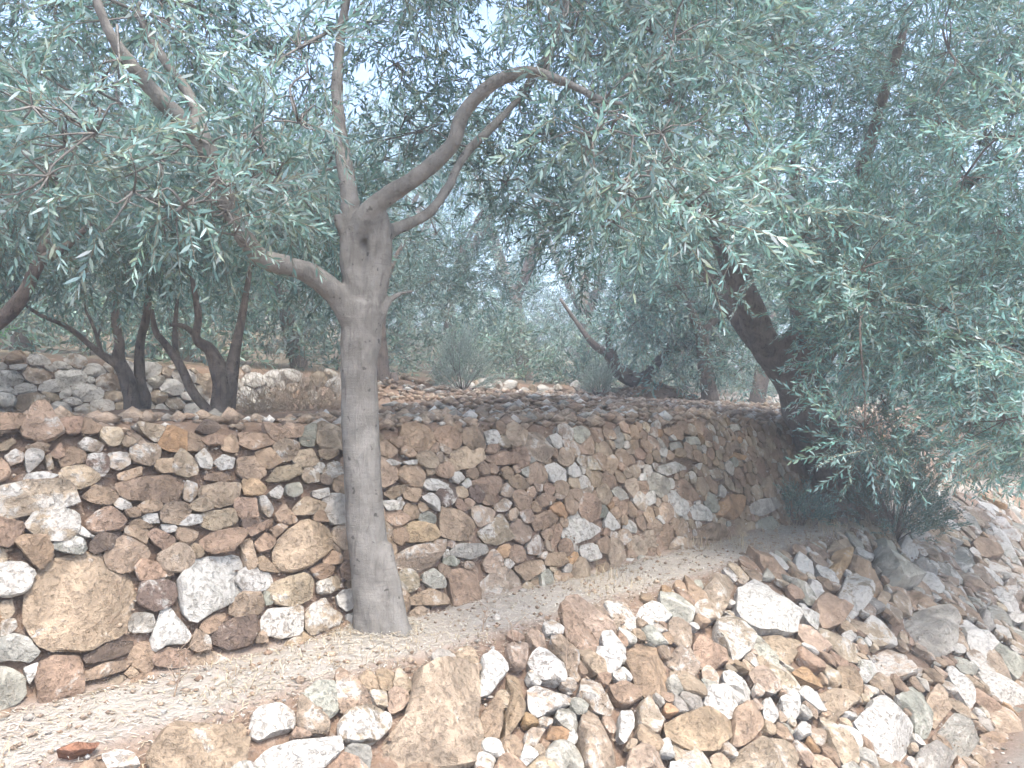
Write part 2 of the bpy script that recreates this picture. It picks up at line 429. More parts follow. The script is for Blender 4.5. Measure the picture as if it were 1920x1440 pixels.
    print(name, "stones", len(built), "objects", len(n_in))
    return root

def crop(x0, y0, k, rows):
    """outlines read off an enlarged view of the photograph: colour code, then x y pairs"""
    out = []
    for r in rows.strip().split("\n"):
        t = r.split(); v = [float(a) for a in t[1:]]
        out.append((t[0], [(x0 + v[i] * k, y0 + v[i + 1] * k) for i in range(0, len(v), 2)]))
    return out
MID = crop(0, 600, 0.36458, """
m -60 880 120 835 330 820 385 880 410 940 330 965 200 990 60 1020 -60 1010
b 420 915 480 850 560 870 610 910 560 955 480 945
b 595 850 700 815 850 800 945 825 925 900 890 945 760 935 650 930 610 900
t 950 830 1010 845 1012 890 980 940 940 920
t 1022 865 1120 840 1225 845 1225 900 1190 945 1130 965 1060 955 1020 910
y 1240 820 1310 820 1370 870 1330 905 1250 905
w 1378 890 1430 850 1458 870 1440 920 1395 910
g 1465 850 1540 835 1550 890 1510 915 1465 900
w 1605 880 1690 862 1695 900 1640 920 1608 905
b 1200 920 1310 920 1325 1010 1240 1025 1200 980
m 1328 915 1360 905 1410 970 1390 1015 1345 990
t 1035 995 1190 970 1220 1030 1180 1065 1090 1085 1030 1060
b 440 1040 500 980 570 960 650 1040 600 1080 500 1100 450 1080
w 920 1030 960 1005 1025 1010 1020 1050 960 1065 915 1060
b 655 1050 700 1025 790 1065 730 1080 670 1075
b 750 1105 790 1075 890 1120 890 1180 840 1190 780 1150
b 1020 1140 1100 1090 1220 1070 1265 1100 1190 1190 1100 1205 1040 1180
b 1260 1070 1395 1025 1370 1070 1280 1120
t 1500 975 1560 910 1670 945 1665 980 1580 1010 1510 1000
b 1410 1000 1450 950 1530 1030 1475 1060 1420 1040
t 1400 1200 1430 1130 1540 1035 1690 1080 1700 1180 1600 1260 1500 1300 1440 1290
b 1300 1150 1360 1095 1415 1130 1390 1180 1330 1200
b 1380 1080 1440 1040 1470 1070 1410 1125
m 395 640 440 605 530 640 510 690 430 672
m 555 690 600 680 670 690 665 745 610 775 555 750
m 1000 700 1050 660 1090 720 1080 770 1020 755
w 1100 730 1150 690 1210 710 1200 760 1140 770
t 1370 830 1420 760 1540 740 1555 790 1470 830
p 1635 670 1700 645 1745 685 1690 720 1650 705
t 1500 680 1600 660 1640 730 1580 770 1520 740
m 25 700 80 660 130 690 110 730 50 745
t 230 700 260 685 280 760 250 770
w 120 820 140 790 215 780 300 800 250 825 140 830
t 130 650 200 625 265 640 230 680 160 680
b 255 690 310 630 340 690 300 720
t 0 640 60 605 85 625 40 665 0 670
b 1430 560 1480 530 1560 545 1550 600 1480 610
b 600 795 720 755 725 800 650 830 605 825
b 1050 800 1130 780 1210 810 1150 835 1050 820
b 1215 715 1330 695 1370 790 1300 850 1225 800
b 1020 610 1120 580 1185 600 1150 640 1060 645
b 1230 580 1390 590 1410 640 1300 670 1230 640
t 640 575 700 590 760 640 720 650 660 600
b 800 720 890 715 895 790 820 790 790 760
""") + crop(0, 950, 0.36458, """
k 150 420 250 285 400 250 560 265 660 350 690 450 670 580 640 650 520 690 420 745 290 740 200 700 140 620 120 520
w 915 390 960 290 1060 270 1220 250 1255 310 1250 440 1170 500 1070 550 990 590 940 560 918 470
b 680 320 720 270 800 290 890 350 820 370 720 385
d 700 470 720 392 800 372 890 390 905 450 880 510 780 540 710 500
g 660 600 690 545 785 548 798 600 785 640 730 650 670 640
W 770 690 805 600 830 530 870 520 920 580 985 670 950 700 860 710 790 745
b 780 770 860 722 900 732 1000 745 960 820 890 830 800 820
w -40 300 50 290 120 290 175 350 140 430 60 470 -40 460
b 60 180 130 150 230 150 265 210 260 270 200 325 150 290 110 230
w 275 190 340 140 420 170 440 220 410 250 330 240 272 220
d 460 190 500 140 570 140 610 165 570 220 490 245 455 225
w 340 100 400 90 480 155 440 162 350 130
g -40 690 70 650 150 680 200 750 150 800 60 790 -40 800
g -40 830 60 830 130 880 135 960 80 1020 -40 1060
b 200 800 260 775 400 770 425 880 425 960 330 975 270 1000 195 1000 182 900
w 120 830 195 800 190 850 150 915
d 432 770 560 700 690 690 690 740 560 788 450 808
b 430 850 540 802 680 792 640 840 520 880 430 895
t 1365 420 1430 380 1560 340 1605 400 1600 470 1500 515 1410 500
m 1350 570 1380 530 1540 515 1545 600 1530 660 1420 680 1355 650
m 1560 560 1600 500 1660 475 1690 520 1755 560 1740 610 1650 640 1600 660 1560 620
b 1590 320 1650 290 1720 310 1700 360 1640 380
m 1620 390 1730 355 1755 410 1690 450 1630 450
w 1725 460 1760 430 1825 420 1835 500 1780 540 1740 510
d 1080 640 1200 575 1310 560 1320 640 1280 720 1180 740 1100 710
b 1310 280 1350 250 1450 338 1340 330
t 1230 180 1290 170 1300 240 1328 300 1270 330 1255 270
t 0 490 60 480 75 540 40 580 0 570
m 0 590 70 575 85 620 40 660 0 665
""") + crop(500, 700, 0.36458, """
b 595 620 640 585 715 575 690 625 640 650
b 705 590 760 570 790 610 760 670 700 640
W 790 640 840 615 885 650 890 715 830 670
w 590 660 640 652 705 665 690 700 620 710
w 595 460 630 440 690 465 640 480
w 690 458 770 445 765 470 720 475
w 945 520 985 505 1015 540 980 570 950 555
w 800 560 830 540 870 545 940 575 900 605 830 600
b 885 780 900 685 960 695 1050 750 1095 800 1060 850 960 860 890 830
y 680 800 760 760 860 780 885 830 850 870 730 870
p 645 950 720 900 850 862 915 860 910 920 840 1000 760 1020 650 990
g 940 920 990 875 1110 880 1125 925 1040 960 960 940
g 905 955 950 937 990 965 970 995 910 985
b 925 1020 1000 1005 1090 1010 1095 1110 1090 1190 960 1205 935 1100
m 1100 1080 1160 1020 1230 990 1300 1050 1320 1100 1240 1140 1120 1160
b 1265 1000 1330 970 1410 960 1430 1010 1330 1070
b 1430 930 1520 920 1550 970 1500 1000 1425 990
b 720 1160 830 1105 910 1140 930 1190 850 1200 730 1190
g 800 1030 850 1005 910 1050 920 1100 850 1110 800 1070
p 1050 690 1090 680 1165 710 1160 760 1100 790 1060 740
p 1090 820 1150 765 1210 720 1240 760 1260 850 1190 880 1120 870
p 1240 790 1290 745 1370 800 1350 860 1300 880 1250 840
p 1330 890 1390 825 1440 890 1400 935 1340 930
b 1350 740 1430 710 1490 700 1500 750 1430 800 1390 808
b 1375 650 1420 615 1480 640 1470 670 1400 695
o 1450 690 1510 655 1550 720 1530 750 1470 715
w 1560 740 1600 700 1660 760 1735 800 1680 840 1600 870 1520 840
w 1735 760 1760 710 1815 790 1780 810 1740 790
w 1835 790 1870 750 1915 780 1905 820 1850 815
w 1610 890 1650 875 1710 890 1720 950 1660 970 1610 930
W 1430 480 1470 460 1530 500 1540 560 1470 560
W 1545 470 1580 460 1615 525 1570 540 1545 520
b 1045 560 1130 530 1215 530 1200 600 1160 655 1090 610
b 1240 540 1290 520 1360 580 1300 600 1250 580
t 900 440 1000 380 1100 390 1110 440 1050 490 950 500
b 1115 430 1200 400 1280 420 1270 470 1180 475
m 1170 680 1220 640 1260 670 1230 710 1180 710
b 1460 860 1500 765 1525 790 1500 870 1470 900
b 1690 870 1750 835 1780 880 1750 935 1710 920
""") + crop(1000, 700, 0.36458, """
w 645 480 720 455 780 470 840 480 760 500 700 525 650 510
W 680 610 720 600 790 660 800 710 760 735 700 690
b 720 560 770 540 860 610 870 640 810 655 740 610
g 580 540 620 510 690 560 695 610 650 640 590 590
o 940 690 1000 625 1080 630 1085 690 1040 750 940 730
w 810 690 860 665 920 720 910 760 830 750
b 850 810 900 770 990 780 1005 820 980 860 890 850
b 1010 780 1060 748 1140 770 1148 830 1080 860 1010 850
g 1152 760 1220 735 1270 780 1285 830 1210 850 1155 830
g 1110 690 1160 650 1250 640 1260 690 1170 735 1120 715
p 550 840 600 800 670 830 650 890 590 890
t 700 890 740 840 800 860 830 910 760 940 710 930
w 580 620 620 600 635 660 600 680
g 395 600 440 580 495 640 440 655
W 540 520 575 510 580 550 545 555
m 905 500 940 485 1000 510 960 550 920 540
g 700 360 750 350 770 385 710 395
g 775 330 840 330 850 370 790 370
o 1010 405 1080 430 1070 450 1000 430
w 1010 265 1060 260 1075 290 1020 300
""")
FRONT = crop(600, 1000, 0.33854, """
W 900 680 960 635 1000 660 1050 755 1000 810 940 890 880 895 890 790 910 740
W 1155 720 1190 640 1280 640 1330 740 1355 830 1290 820 1220 800
t 510 800 600 770 700 750 800 735 860 750 862 820 870 950 840 1010 880 1080 905 1150 880 1230 800 1310 300 1310 330 1180 420 1080 480 1000 510 900
m 90 1070 150 990 260 970 380 1000 385 1080 320 1150 200 1160 110 1130
p 1040 620 1080 580 1158 590 1155 680 1130 750 1060 740
p 1270 580 1330 575 1400 650 1450 790 1420 805 1340 740 1310 650
t 1395 610 1450 600 1560 720 1580 790 1530 790 1440 700
w 1550 560 1610 560 1690 630 1690 720 1640 690 1570 630
b 1705 650 1800 590 1870 630 1920 720 1935 820 1910 900 1800 910 1740 820 1695 730
b 1600 850 1660 830 1760 880 1770 930 1700 960 1640 930
m 1420 920 1450 810 1500 790 1600 860 1640 950 1600 1010 1500 980
p 1430 1080 1450 1000 1490 970 1560 1060 1640 1180 1670 1290 1480 1330 1440 1200
b 870 1040 960 920 1000 950 1000 1050 980 1150 920 1150
b 1012 1160 1040 950 1055 765 1120 762 1150 870 1130 1000 1060 1100
m 1155 870 1200 835 1400 890 1390 940 1300 980 1200 1010 1155 960
W 1660 990 1720 990 1725 1090 1680 1170 1645 1140
m 1740 980 1800 920 1870 960 1900 1040 1850 1130 1760 1080
p 1700 1220 1780 1170 1860 1220 1900 1310 1690 1330
m 1240 490 1290 475 1360 520 1350 560 1260 545
m 1130 1120 1160 1090 1240 1100 1180 1200 1130 1180
o 1270 1080 1350 1060 1390 1100 1350 1170 1250 1150
W 1860 1170 1920 1150 1950 1260 1870 1240
""") + crop(1220, 950, 0.36458, """
W 430 560 450 430 520 385 620 380 690 430 740 520 750 600 735 650 600 640 520 630 470 610
t 520 645 600 655 735 665 790 690 740 760 700 830 600 730
m 330 600 400 555 450 605 510 700 500 760 420 800 370 700 330 650
b 232 650 310 640 350 700 390 800 320 830 250 810 222 720
m 100 770 140 720 200 700 245 800 240 860 180 850 110 800
m 965 440 1000 370 1050 380 1100 460 1100 510 1050 570 1010 550 980 490
b 830 510 880 450 950 450 1000 560 960 620 880 640 850 590
w 760 500 800 500 855 600 848 650 790 590
b 1000 330 1010 250 1080 260 1140 315 1200 400 1200 450 1120 440 1060 390
g 1140 230 1200 270 1330 280 1395 360 1350 420 1260 430 1210 390 1150 310
g 1150 180 1210 165 1280 220 1280 260 1190 260
w 1285 140 1330 150 1390 260 1340 270 1290 210
t 900 240 940 180 1000 165 1045 210 1000 240
o 930 250 998 250 998 330 960 390 920 340
W 800 380 860 400 900 455 850 490 810 430
m 1105 580 1180 560 1270 640 1260 720 1150 720 1100 650
w 975 660 1040 645 1070 690 1010 705
g 1280 600 1340 550 1450 560 1520 640 1540 760 1440 770 1360 710 1280 640
m 1140 760 1220 740 1360 740 1440 790 1420 850 1300 890 1190 880
w 1060 800 1120 810 1160 850 1110 910 1060 870
W 1580 590 1620 580 1700 650 1740 760 1700 800 1650 750 1610 700
W 1505 850 1550 835 1620 900 1665 1010 1650 1030 1580 960 1530 900
W 740 980 780 920 830 900 860 960 895 1060 850 1060 770 1010
t 872 960 930 940 1010 950 1070 1005 990 1060 950 1105 910 1040
W 655 990 720 980 760 1050 740 1100 690 1090
W 565 1010 610 985 655 1070 640 1110 590 1090
W 725 1160 770 1110 840 1110 820 1180 760 1210
w 360 870 400 840 480 870 525 940 510 1000 450 950 380 920
b 60 1130 150 1090 300 1050 410 1090 410 1190 330 1260 200 1260 60 1200
b 420 1050 520 1000 580 1105 560 1150 500 1220 420 1240
p 390 1320 450 1260 580 1190 700 1200 760 1270 720 1390 390 1390
W 1110 1040 1150 980 1270 990 1330 1090 1360 1160 1320 1280 1200 1320 1110 1220 1040 1120
t 870 1090 930 1090 980 1180 1040 1280 1050 1344 980 1330 920 1230
g 1260 980 1350 930 1400 960 1450 1100 1440 1180 1390 1180 1350 1080
t 1415 980 1480 910 1530 960 1530 1050 1470 1140 1440 1080
g 1490 1160 1560 1060 1640 1080 1670 1180 1650 1270 1590 1300 1530 1220
g 1370 1260 1450 1220 1550 1270 1530 1360 1380 1360
g 1555 780 1620 755 1680 830 1660 870 1590 860
o 720 860 790 815 868 860 890 930 800 900
t 875 790 930 820 980 900 950 940 905 880
g 1420 510 1490 500 1560 600 1540 680 1470 580
g 1720 680 1800 680 1900 850 1880 900 1800 800
g 1670 540 1740 540 1770 620 1720 660
w 1830 560 1900 540 1920 600 1860 610
m 1820 390 1860 350 1910 470 1900 510 1840 450
g 1570 200 1640 210 1680 290 1610 340 1570 270
g 1340 290 1420 270 1480 360 1405 350
t 1150 480 1180 450 1220 480 1190 530 1150 520
p 280 420 330 340 400 340 440 400 390 520 310 500
W 740 250 800 260 850 350 780 350 750 310
b 1640 200 1700 150 1800 230 1780 280 1700 260
W 0 485 60 470 110 550 90 590 0 590 -60 560 -40 500
""") + crop(0, 950, 0.36458, """
t 770 1250 860 1120 950 1110 1100 1130 1250 1080 1280 1180 1270 1290 1200 1380 800 1380 760 1290
m 1290 1090 1330 1030 1440 1010 1520 1050 1520 1130 1420 1150 1350 1180 1290 1160
W 1310 1300 1400 1220 1560 1210 1740 1190 1740 1280 1640 1360 1310 1380
r 290 1240 400 1200 520 1190 500 1220 380 1255
m 520 1270 600 1235 690 1260 720 1330 560 1350
""")
PL_F = Plane(FB_V, FB_Z, FT_V, FT_Z); PL_M = Plane(WB_V, WB_Z, WT_V, WT_Z); PL_T = Plane(TB_V, TB_Z, TT_V, TT_Z)
wave_f = lambda a, b: 0.05 * float(wob(a, b, 0.3, 1.6)) + 0.01
wave_m = lambda a, b: 0.03 * float(wob(a, b, 1.3, 1.9)) + 0.01
build_wall("rubble_embankment", "low sloping bank of loose pale rubble stones in front, below the slim tree", "stone wall", PL_F, FRONT,
           (-1.2, 18), (-0.05, PL_F.len - 0.05), [(0.19, 200), (0.145, 800), (0.11, 2000), (0.078, 5000), (0.052, 9000), (0.034, 8000)],
           {'b': 3, 't': 3.2, 'm': 2.2, 'g': 2.4, 'w': 1.0, 'p': 1.6, 'W': 0.45, 'o': 0.3}, 1.0, 0.55, wave_f, 21, rim=True, grow=1.05)
build_wall("dry_stone_wall", "brown dry stone terrace wall with mixed stone sizes behind the slim grey trunk", "stone wall", PL_M, MID,
           (-1.0, 24.0), (-0.02, PL_M.len + 0.26), [(0.125, 60), (0.10, 400), (0.078, 2000), (0.058, 7000), (0.042, 11000), (0.03, 10000)],
           {'b': 6, 't': 2.6, 'm': 1.2, 'g': 0.9, 'w': 0.4, 'p': 1.8, 'd': 0.4, 'o': 0.25}, 1.25, 0.33, wave_m, 22,
           topz=lambda w: -0.04 + 0.05 * math.sin(w[0] * 3.1) * math.sin(w[1] * 1.7))
build_wall("dry_stone_wall", "sunlit pale dry stone wall at the back, behind the thin dark trunks", "stone wall", PL_T, [],
           (0.0, 26.0), (-0.02, PL_T.len), [(0.105, 900), (0.082, 4000), (0.06, 8000), (0.04, 5000)],
           {'t': 2, 'm': 3.5, 'p': 2, 'w': 4.5, 'b': 0.4, 'g': 0.6, 'W': 5}, 1.6, 0.5, lambda a, b: 0.03 * float(wob(a, b, 2.3, 1.2)), 23, m=12, rounder=True,  # pale stones, weighted up further so their colour stands in for sunlight
           topz=lambda w: 0.84 + 0.05 * math.sin(w[0] * 2.1))

# ------------------------------------------------------------------ wood
def spline(pts, n=10):
    """Catmull-Rom through rows of x y z r"""
    p = np.asarray(pts, float); p = np.vstack([2 * p[0] - p[1], p, 2 * p[-1] - p[-2]]); out = []
    for i in range(1, len(p) - 2):
        t = np.linspace(0, 1, n, endpoint=False)[:, None]; a, b, c, d = p[i - 1:i + 3]
        out.append(0.5 * ((2 * b) + (c - a) * t + (2 * a - 5 * b + 4 * c - d) * t ** 2 + (3 * b - a - 3 * c + d) * t ** 3))
    return np.vstack(out + [p[-2:-1]])
def tube(path, sides=10, rough=0.0, seed=0.0):
    """closed tapered tube along rows of x y z r -> vertices, quads"""
    c, r = path[:, :3], np.maximum(path[:, 3], 0.0012)
    t = np.gradient(c, axis=0); t /= np.linalg.norm(t, axis=1)[:, None] + 1e-9
    up = np.array([0.31, 0.9, 0.11]); nrm = np.cross(t, up); nrm /= np.linalg.norm(nrm, axis=1)[:, None] + 1e-9
    bi = np.cross(t, nrm); a = np.linspace(0, 2 * math.pi, sides, endpoint=False)
    rr = r[:, None] * np.ones(sides)
    if rough:
        ll = np.arange(len(r))[:, None]
        rr = rr * (1 + rough * (np.sin(3 * a + seed + ll * 0.11) * 0.5 + np.sin(5 * a + seed * 2 - ll * 0.17) * 0.35 + np.sin(ll * 0.6 + 2 * a + seed) * 0.4))
    v = c[:, None] + rr[..., None] * (np.cos(a)[:, None] * nrm[:, None] + np.sin(a)[:, None] * bi[:, None])
    n = len(c); v = np.vstack([v.reshape(-1, 3), c[:1], c[-1:]])
    i = np.arange(sides); j = (i + 1) % sides; f = []
    for k in range(n - 1):
        q = np.stack([k * sides + i, k * sides + j, (k + 1) * sides + j, (k + 1) * sides + i], 1)
        f += [q[:, [0, 1, 2]], q[:, [0, 2, 3]]]
    f.append(np.stack([j, i, np.full(sides, n * sides)], 1)); f.append(np.stack([(n - 1) * sides + i, (n - 1) * sides + j, np.full(sides, n * sides + 1)], 1))
    return v, np.vstack(f)
def joinm(parts):
    o = 0; vv, ff = [], []
    for v, f in parts: vv.append(v); ff.append(f + o); o += len(v)
    return np.vstack(vv), np.vstack(ff)
def grown(name, parts, voxel, rough, freq):
    """tubes fused into one skin with a voxel remesh, then made uneven"""
    v, f = joinm(parts); me = mesh_tris(name, v, f)
    tmp = bpy.data.objects.new("tmp", me); COL.objects.link(tmp)
    md = tmp.modifiers.new("r", 'REMESH'); md.mode = 'VOXEL'; md.voxel_size = voxel
    sm = tmp.modifiers.new("s", 'SMOOTH'); sm.iterations = 3; sm.factor = 0.5
    dg = bpy.context.evaluated_depsgraph_get(); dg.update()
    out = bpy.data.meshes.new_from_object(tmp.evaluated_get(dg))
    bpy.data.objects.remove(tmp); bpy.data.meshes.remove(me)
    n = len(out.vertices); co = np.empty(n * 3, np.float32); out.vertices.foreach_get("co", co); co = co.reshape(-1, 3)
    no = np.empty(n * 3, np.float32); out.vertices.foreach_get("normal", no); no = no.reshape(-1, 3)
    w = wob(co[:, 0] * freq, co[:, 1] * freq, co[:, 2] * freq * 0.35, 1.0) * 0.7 + wob(co[:, 0] * freq * 3, co[:, 1] * freq * 3, co[:, 2] * freq, 1.0) * 0.3
    co = co + no * (w * rough)[:, None]
    out.vertices.foreach_set("co", co.astype(np.float32).ravel()); out.polygons.foreach_set("use_smooth", np.ones(len(out.polygons), bool))
    out.name = name; out.update(); return out

# ------------------------------------------------------------------ foliage
def sprig(rng, pairs, length, leaf, wid, droop, hi, stem_r, cols, stem_col, spread=50):
    """one leafy shoot along +X: vertices, triangles, rgb"""
    V_, F_, C_ = [], [], []; o = 0
    k = 2
    ts = np.linspace(0, 1, k + 1)
    path = np.stack([ts * length, 0.05 * length * np.sin(ts * 4 + rng.uniform(0, 6)), -droop * length * ts ** 2, stem_r * (1 - 0.7 * ts)], 1)
    v, f = tube(path, 3); f = f[:-6]; V_.append(v); F_.append(f); C_.append(np.tile(stem_col, (len(v), 1))); o += len(v)
    for i in range(pairs):
        t = (i + 0.6) / pairs * 0.98 + 0.02
        b = np.array([t * length, 0, -droop * length * t * t]); tg = np.array([1, 0, -2 * droop * t]); tg /= np.linalg.norm(tg)
        roll = (i % 2) * math.pi / 2 + rng.normal(0, 0.35)
        for s in (0, math.pi):
            if rng.random() < 0.07: continue
            side = np.array([0, math.cos(roll + s), math.sin(roll + s)])
            a = math.radians(rng.normal(spread, 13)) * (1 - 0.45 * t)
            d = tg * math.cos(a) + side * math.sin(a); d /= np.linalg.norm(d)
            L_ = leaf * rng.uniform(0.72, 1.12) * (1 - 0.35 * max(0, t - 0.6) / 0.4); W_ = wid * rng.uniform(0.8, 1.15) * (L_ / leaf)
            n = np.cross(d, rng.normal(size=3)); n /= np.linalg.norm(n); wv = np.cross(n, d)
            bend = n * L_ * rng.normal(0, 0.10)
            if hi:
                pts = [b, b + d * L_ * .33 + wv * W_ * .5 + bend * .35, b + d * L_ * .33 - wv * W_ * .5 + bend * .35,
                       b + d * L_ * .7 + wv * W_ * .38 + bend * .8, b + d * L_ * .7 - wv * W_ * .38 + bend * .8, b + d * L_ + bend * 1.0]
                fc = [(0, 2, 1), (1, 2, 4), (1, 4, 3), (3, 4, 5)]
            else:
                pts = [b, b + d * L_ * .5 + wv * W_ * .55 + bend, b + d * L_ * .5 - wv * W_ * .55 + bend, b + d * L_]
                fc = [(0, 2, 1), (1, 2, 3)]
            c = np.array(cols[rng.integers(len(cols))]) * rng.uniform(0.8, 1.2)
            V_.append(np.array(pts)); F_.append(np.array(fc) + o); C_.append(np.tile(c, (len(pts), 1))); o += len(pts)
    return np.vstack(V_), np.vstack(F_), np.vstack(C_)
OLIVE = [(0.145, 0.255, 0.235), (0.175, 0.29, 0.27), (0.13, 0.23, 0.21), (0.25, 0.355, 0.335), (0.32, 0.41, 0.39), (0.19, 0.27, 0.215), (0.155, 0.26, 0.245), (0.24, 0.34, 0.32), (0.17, 0.275, 0.26), (0.36, 0.44, 0.42), (0.23, 0.27, 0.20)]
SILVER = [(0.30, 0.36, 0.33), (0.36, 0.42, 0.39), (0.25, 0.31, 0.28)]
STEM = (0.22, 0.20, 0.15)
prng = np.random.default_rng(5)
SP_HI = [sprig(prng, int(prng.integers(9, 14)), prng.uniform(0.22, 0.34), 0.060, 0.0125, prng.uniform(0.05, 0.45), True, 0.0022, OLIVE, STEM) for _ in range(9)]
SP_MED = [sprig(prng, int(prng.integers(9, 14)), prng.uniform(0.22, 0.34), 0.062, 0.0145, prng.uniform(0.05, 0.45), False, 0.0022, OLIVE, STEM) for _ in range(8)]
SP_BIG = [sprig(prng, int(prng.integers(10, 15)), prng.uniform(0.28, 0.42), 0.064, 0.0145, prng.uniform(-0.25, 0.25), False, 0.003, OLIVE, STEM) for _ in range(9)]
SP_LO = [sprig(prng, int(prng.integers(8, 12)), prng.uniform(0.26, 0.40), 0.078, 0.020, prng.uniform(-0.1, 0.35), False, 0.003, OLIVE, STEM) for _ in range(7)]
SP_SIL = [sprig(prng, 10, prng.uniform(0.2, 0.3), 0.05, 0.016, 0.05, False, 0.003, SILVER, (0.3, 0.3, 0.25), 38) for _ in range(5)]
def scatter(protos, pos, axis, scale, gain, rng):
    """copies of the shoots: positions, directions, sizes, brightness of each"""
    vv, ff, cc = [], [], []; o = 0
    which = rng.integers(len(protos), size=len(pos))
    for k, (v, f, c) in enumerate(protos):
        m = which == k; n = int(m.sum())
        if not n: continue
        x = axis[m] / np.linalg.norm(axis[m], axis=1)[:, None]
        z = np.array([0, 0, 1.0]) + rng.normal(0, 0.35, (n, 3)); z = z - (z * x).sum(1)[:, None] * x; z /= np.linalg.norm(z, axis=1)[:, None] + 1e-9
        y = np.cross(z, x); M = np.stack([x, y, z], 1)                       # rows
        w = np.einsum('pk,nkj->npj', v, M) * scale[m][:, None, None] + pos[m][:, None]
        vv.append(w.reshape(-1, 3)); ff.append((f[None] + (np.arange(n) * len(v))[:, None, None]).reshape(-1, 3) + o); o += n * len(v)
        cc.append(np.clip(c[None] * gain[m][:, None, :], 0.01, 0.6).reshape(-1, 3))
    return np.vstack(vv), np.vstack(ff), np.vstack(cc)
def unit(rng, n):
    d = rng.normal(size=(n, 3)); return d / np.linalg.norm(d, axis=1)[:, None]
def foliage(clumps, limbs, protos, rng, per, up=0.0, sc=(0.85, 1.2), twig=True, jit=0.2, lift=1.0):
    """leafy shoots round each clump (x, y, z, radius), and the twigs that carry them"""
    pos, ax, gain, tw = [], [], [], []
    lp = np.vstack([l[:, :3] for l in limbs]) if limbs else None
    if lp is not None: clumps = sorted(clumps, key=lambda c: ((lp - np.array(c[:3])) ** 2).sum(1).min())
    for c in clumps:
        C, r = np.array(c[:3]), c[3]; n = int(per * (r / 0.35) ** 2 * rng.uniform(0.8, 1.2))
        d = unit(rng, n); rr = rng.uniform(0.25, 1.0, n) ** 0.55
        sq = np.array([1.0, 1.0, 0.8]); p = C + d * sq * (r * rr)[:, None]
        pos.append(p); ax.append(d * 0.75 + rng.normal(0, 0.45, (n, 3)) + np.array([0, 0, up]))
        gain.append(lift * np.clip(rng.normal(1, jit), 0.6, 1.5) * rng.uniform(0.8, 1.22, (n, 1)) * (1 + rng.normal(0, 0.03, (n, 3))))
        if twig:
            if lp is not None:
                q = lp[np.argmin(((lp - C) ** 2).sum(1))]
                L_ = np.linalg.norm(C - q); r0 = min(0.02, 0.005 + 0.007 * L_)
                m1 = q * .68 + C * .32 + rng.normal(0, 0.09 * L_, 3) + np.array([0, 0, 0.10 * L_]); m2 = q * .33 + C * .67 + rng.normal(0, 0.09 * L_, 3) + np.array([0, 0, 0.08 * L_])
                lp = np.vstack([lp, m2, C])
                tw.append(tube(spline([[*q, r0], [*m1, r0 * .8], [*m2, r0 * .6], [*C, r0 * .4]], 3), 5))
            for k in rng.choice(n, min(n, 8), replace=False):
                e = p[k]; mid = (C + e) / 2 + rng.normal(0, 0.03, 3)
                tw.append(tube(spline([[*C, 0.006], [*mid, 0.004], [*e, 0.002]], 2), 3))
    pos = np.vstack(pos); ax = np.vstack(ax); gain = np.vstack(gain)
    v, f, c = scatter(protos, pos, ax, rng.uniform(*sc, len(pos)), gain, rng)
    return (v, f, c), (joinm(tw) if tw else None)
def rows(d_r):
    """pixel rows (x, y, distance, radius) -> xyz r"""
    return [[*P(x, y, d), r] for x, y, d, r in d_r]
def near_line(px, py, lines):
    b = 1e9
    for l in lines:
        for (x1, y1), (x2, y2) in zip(l[:-1], l[1:]):
            t = max(0, min(1, ((px - x1) * (x2 - x1) + (py - y1) * (y2 - y1)) / ((x2 - x1) ** 2 + (y2 - y1) ** 2 + 1e-9)))
            b = min(b, math.hypot(px - x1 - t * (x2 - x1), py - y1 - t * (y2 - y1)))
    return b

# ---- the slim grey tree in the middle
D1 = 4.24
trunk1 = rows([(716, 1225, D1, .16), (712, 1180, D1, .152), (704, 1130, D1, .132), (696, 1080, D1, .118), (686, 1000, D1, .110), (678, 850, D1, .104), (673, 700, D1, .102), (678, 620, D1, .114), (684, 570, D1, .115)])
stemL = rows([(676, 570, D1, .085), (661, 500, D1 - .02, .070), (658, 430, D1 - .02, .064), (655, 370, D1, .054), (640, 270, D1 + .05, .044), (632, 170, D1 + .1, .036), (640, 60, D1 + .2, .030), (660, -60, D1 + .3, .022), (680, -190, D1 + .4, .014)])
stemR = rows([(690, 580, D1, .09), (706, 500, D1 - .01, .078), (712, 440, D1 - .02, .070), (708, 400, D1 - .05, .060)])
limbR = rows([(660, 452, D1 - .04, .05), (688, 402, D1 - .08, .056), (730, 365, D1 - .12, .052), (790, 325, D1 - .18, .048), (848, 272, D1 - .25, .044), (868, 215, D1 - .3, .040), (920, 160, D1 - .38, .036), (985, 135, D1 - .46, .032), (1050, 150, D1 - .55, .024), (1130, 190, D1 - .6, .016)])
limbR2 = rows([(712, 440, D1 - .02, .06), (745, 428, D1 + .05, .038), (800, 402, D1 + .15, .030), (838, 355, D1 + .25, .028), (876, 285, D1 + .35, .026), (955, 205, D1 + .5, .024), (1030, 100, D1 + .7, .020), (1100, 0, D1 + .9, .014)])
limbL = rows([(668, 610, D1 - .02, .075), (630, 552, D1 - .07, .066), (580, 512, D1 - .16, .058), (530, 496, D1 - .28, .055), (485, 480, D1 - .42, .050), (440, 410, D1 - .58, .047), (400, 305, D1 - .72, .046), (372, 258, D1 - .78, .045), (305, 190, D1 - .9, .036), (245, 120, D1 - 1.0, .028), (205, 60, D1 - 1.08, .022), (165, -40, D1 - 1.15, .016), (120, -160, D1 - 1.2, .012)])
forkL = rows([(385, 268, D1 - .78, .036), (355, 180, D1 - .78, .026), (300, 100, D1 - .75, .020), (255, 20, D1 - .7, .014)])
stub = rows([(655, 455, D1 - .03, .03), (636, 425, D1 - .06, .020), (631, 402, D1 - .07, .017)])
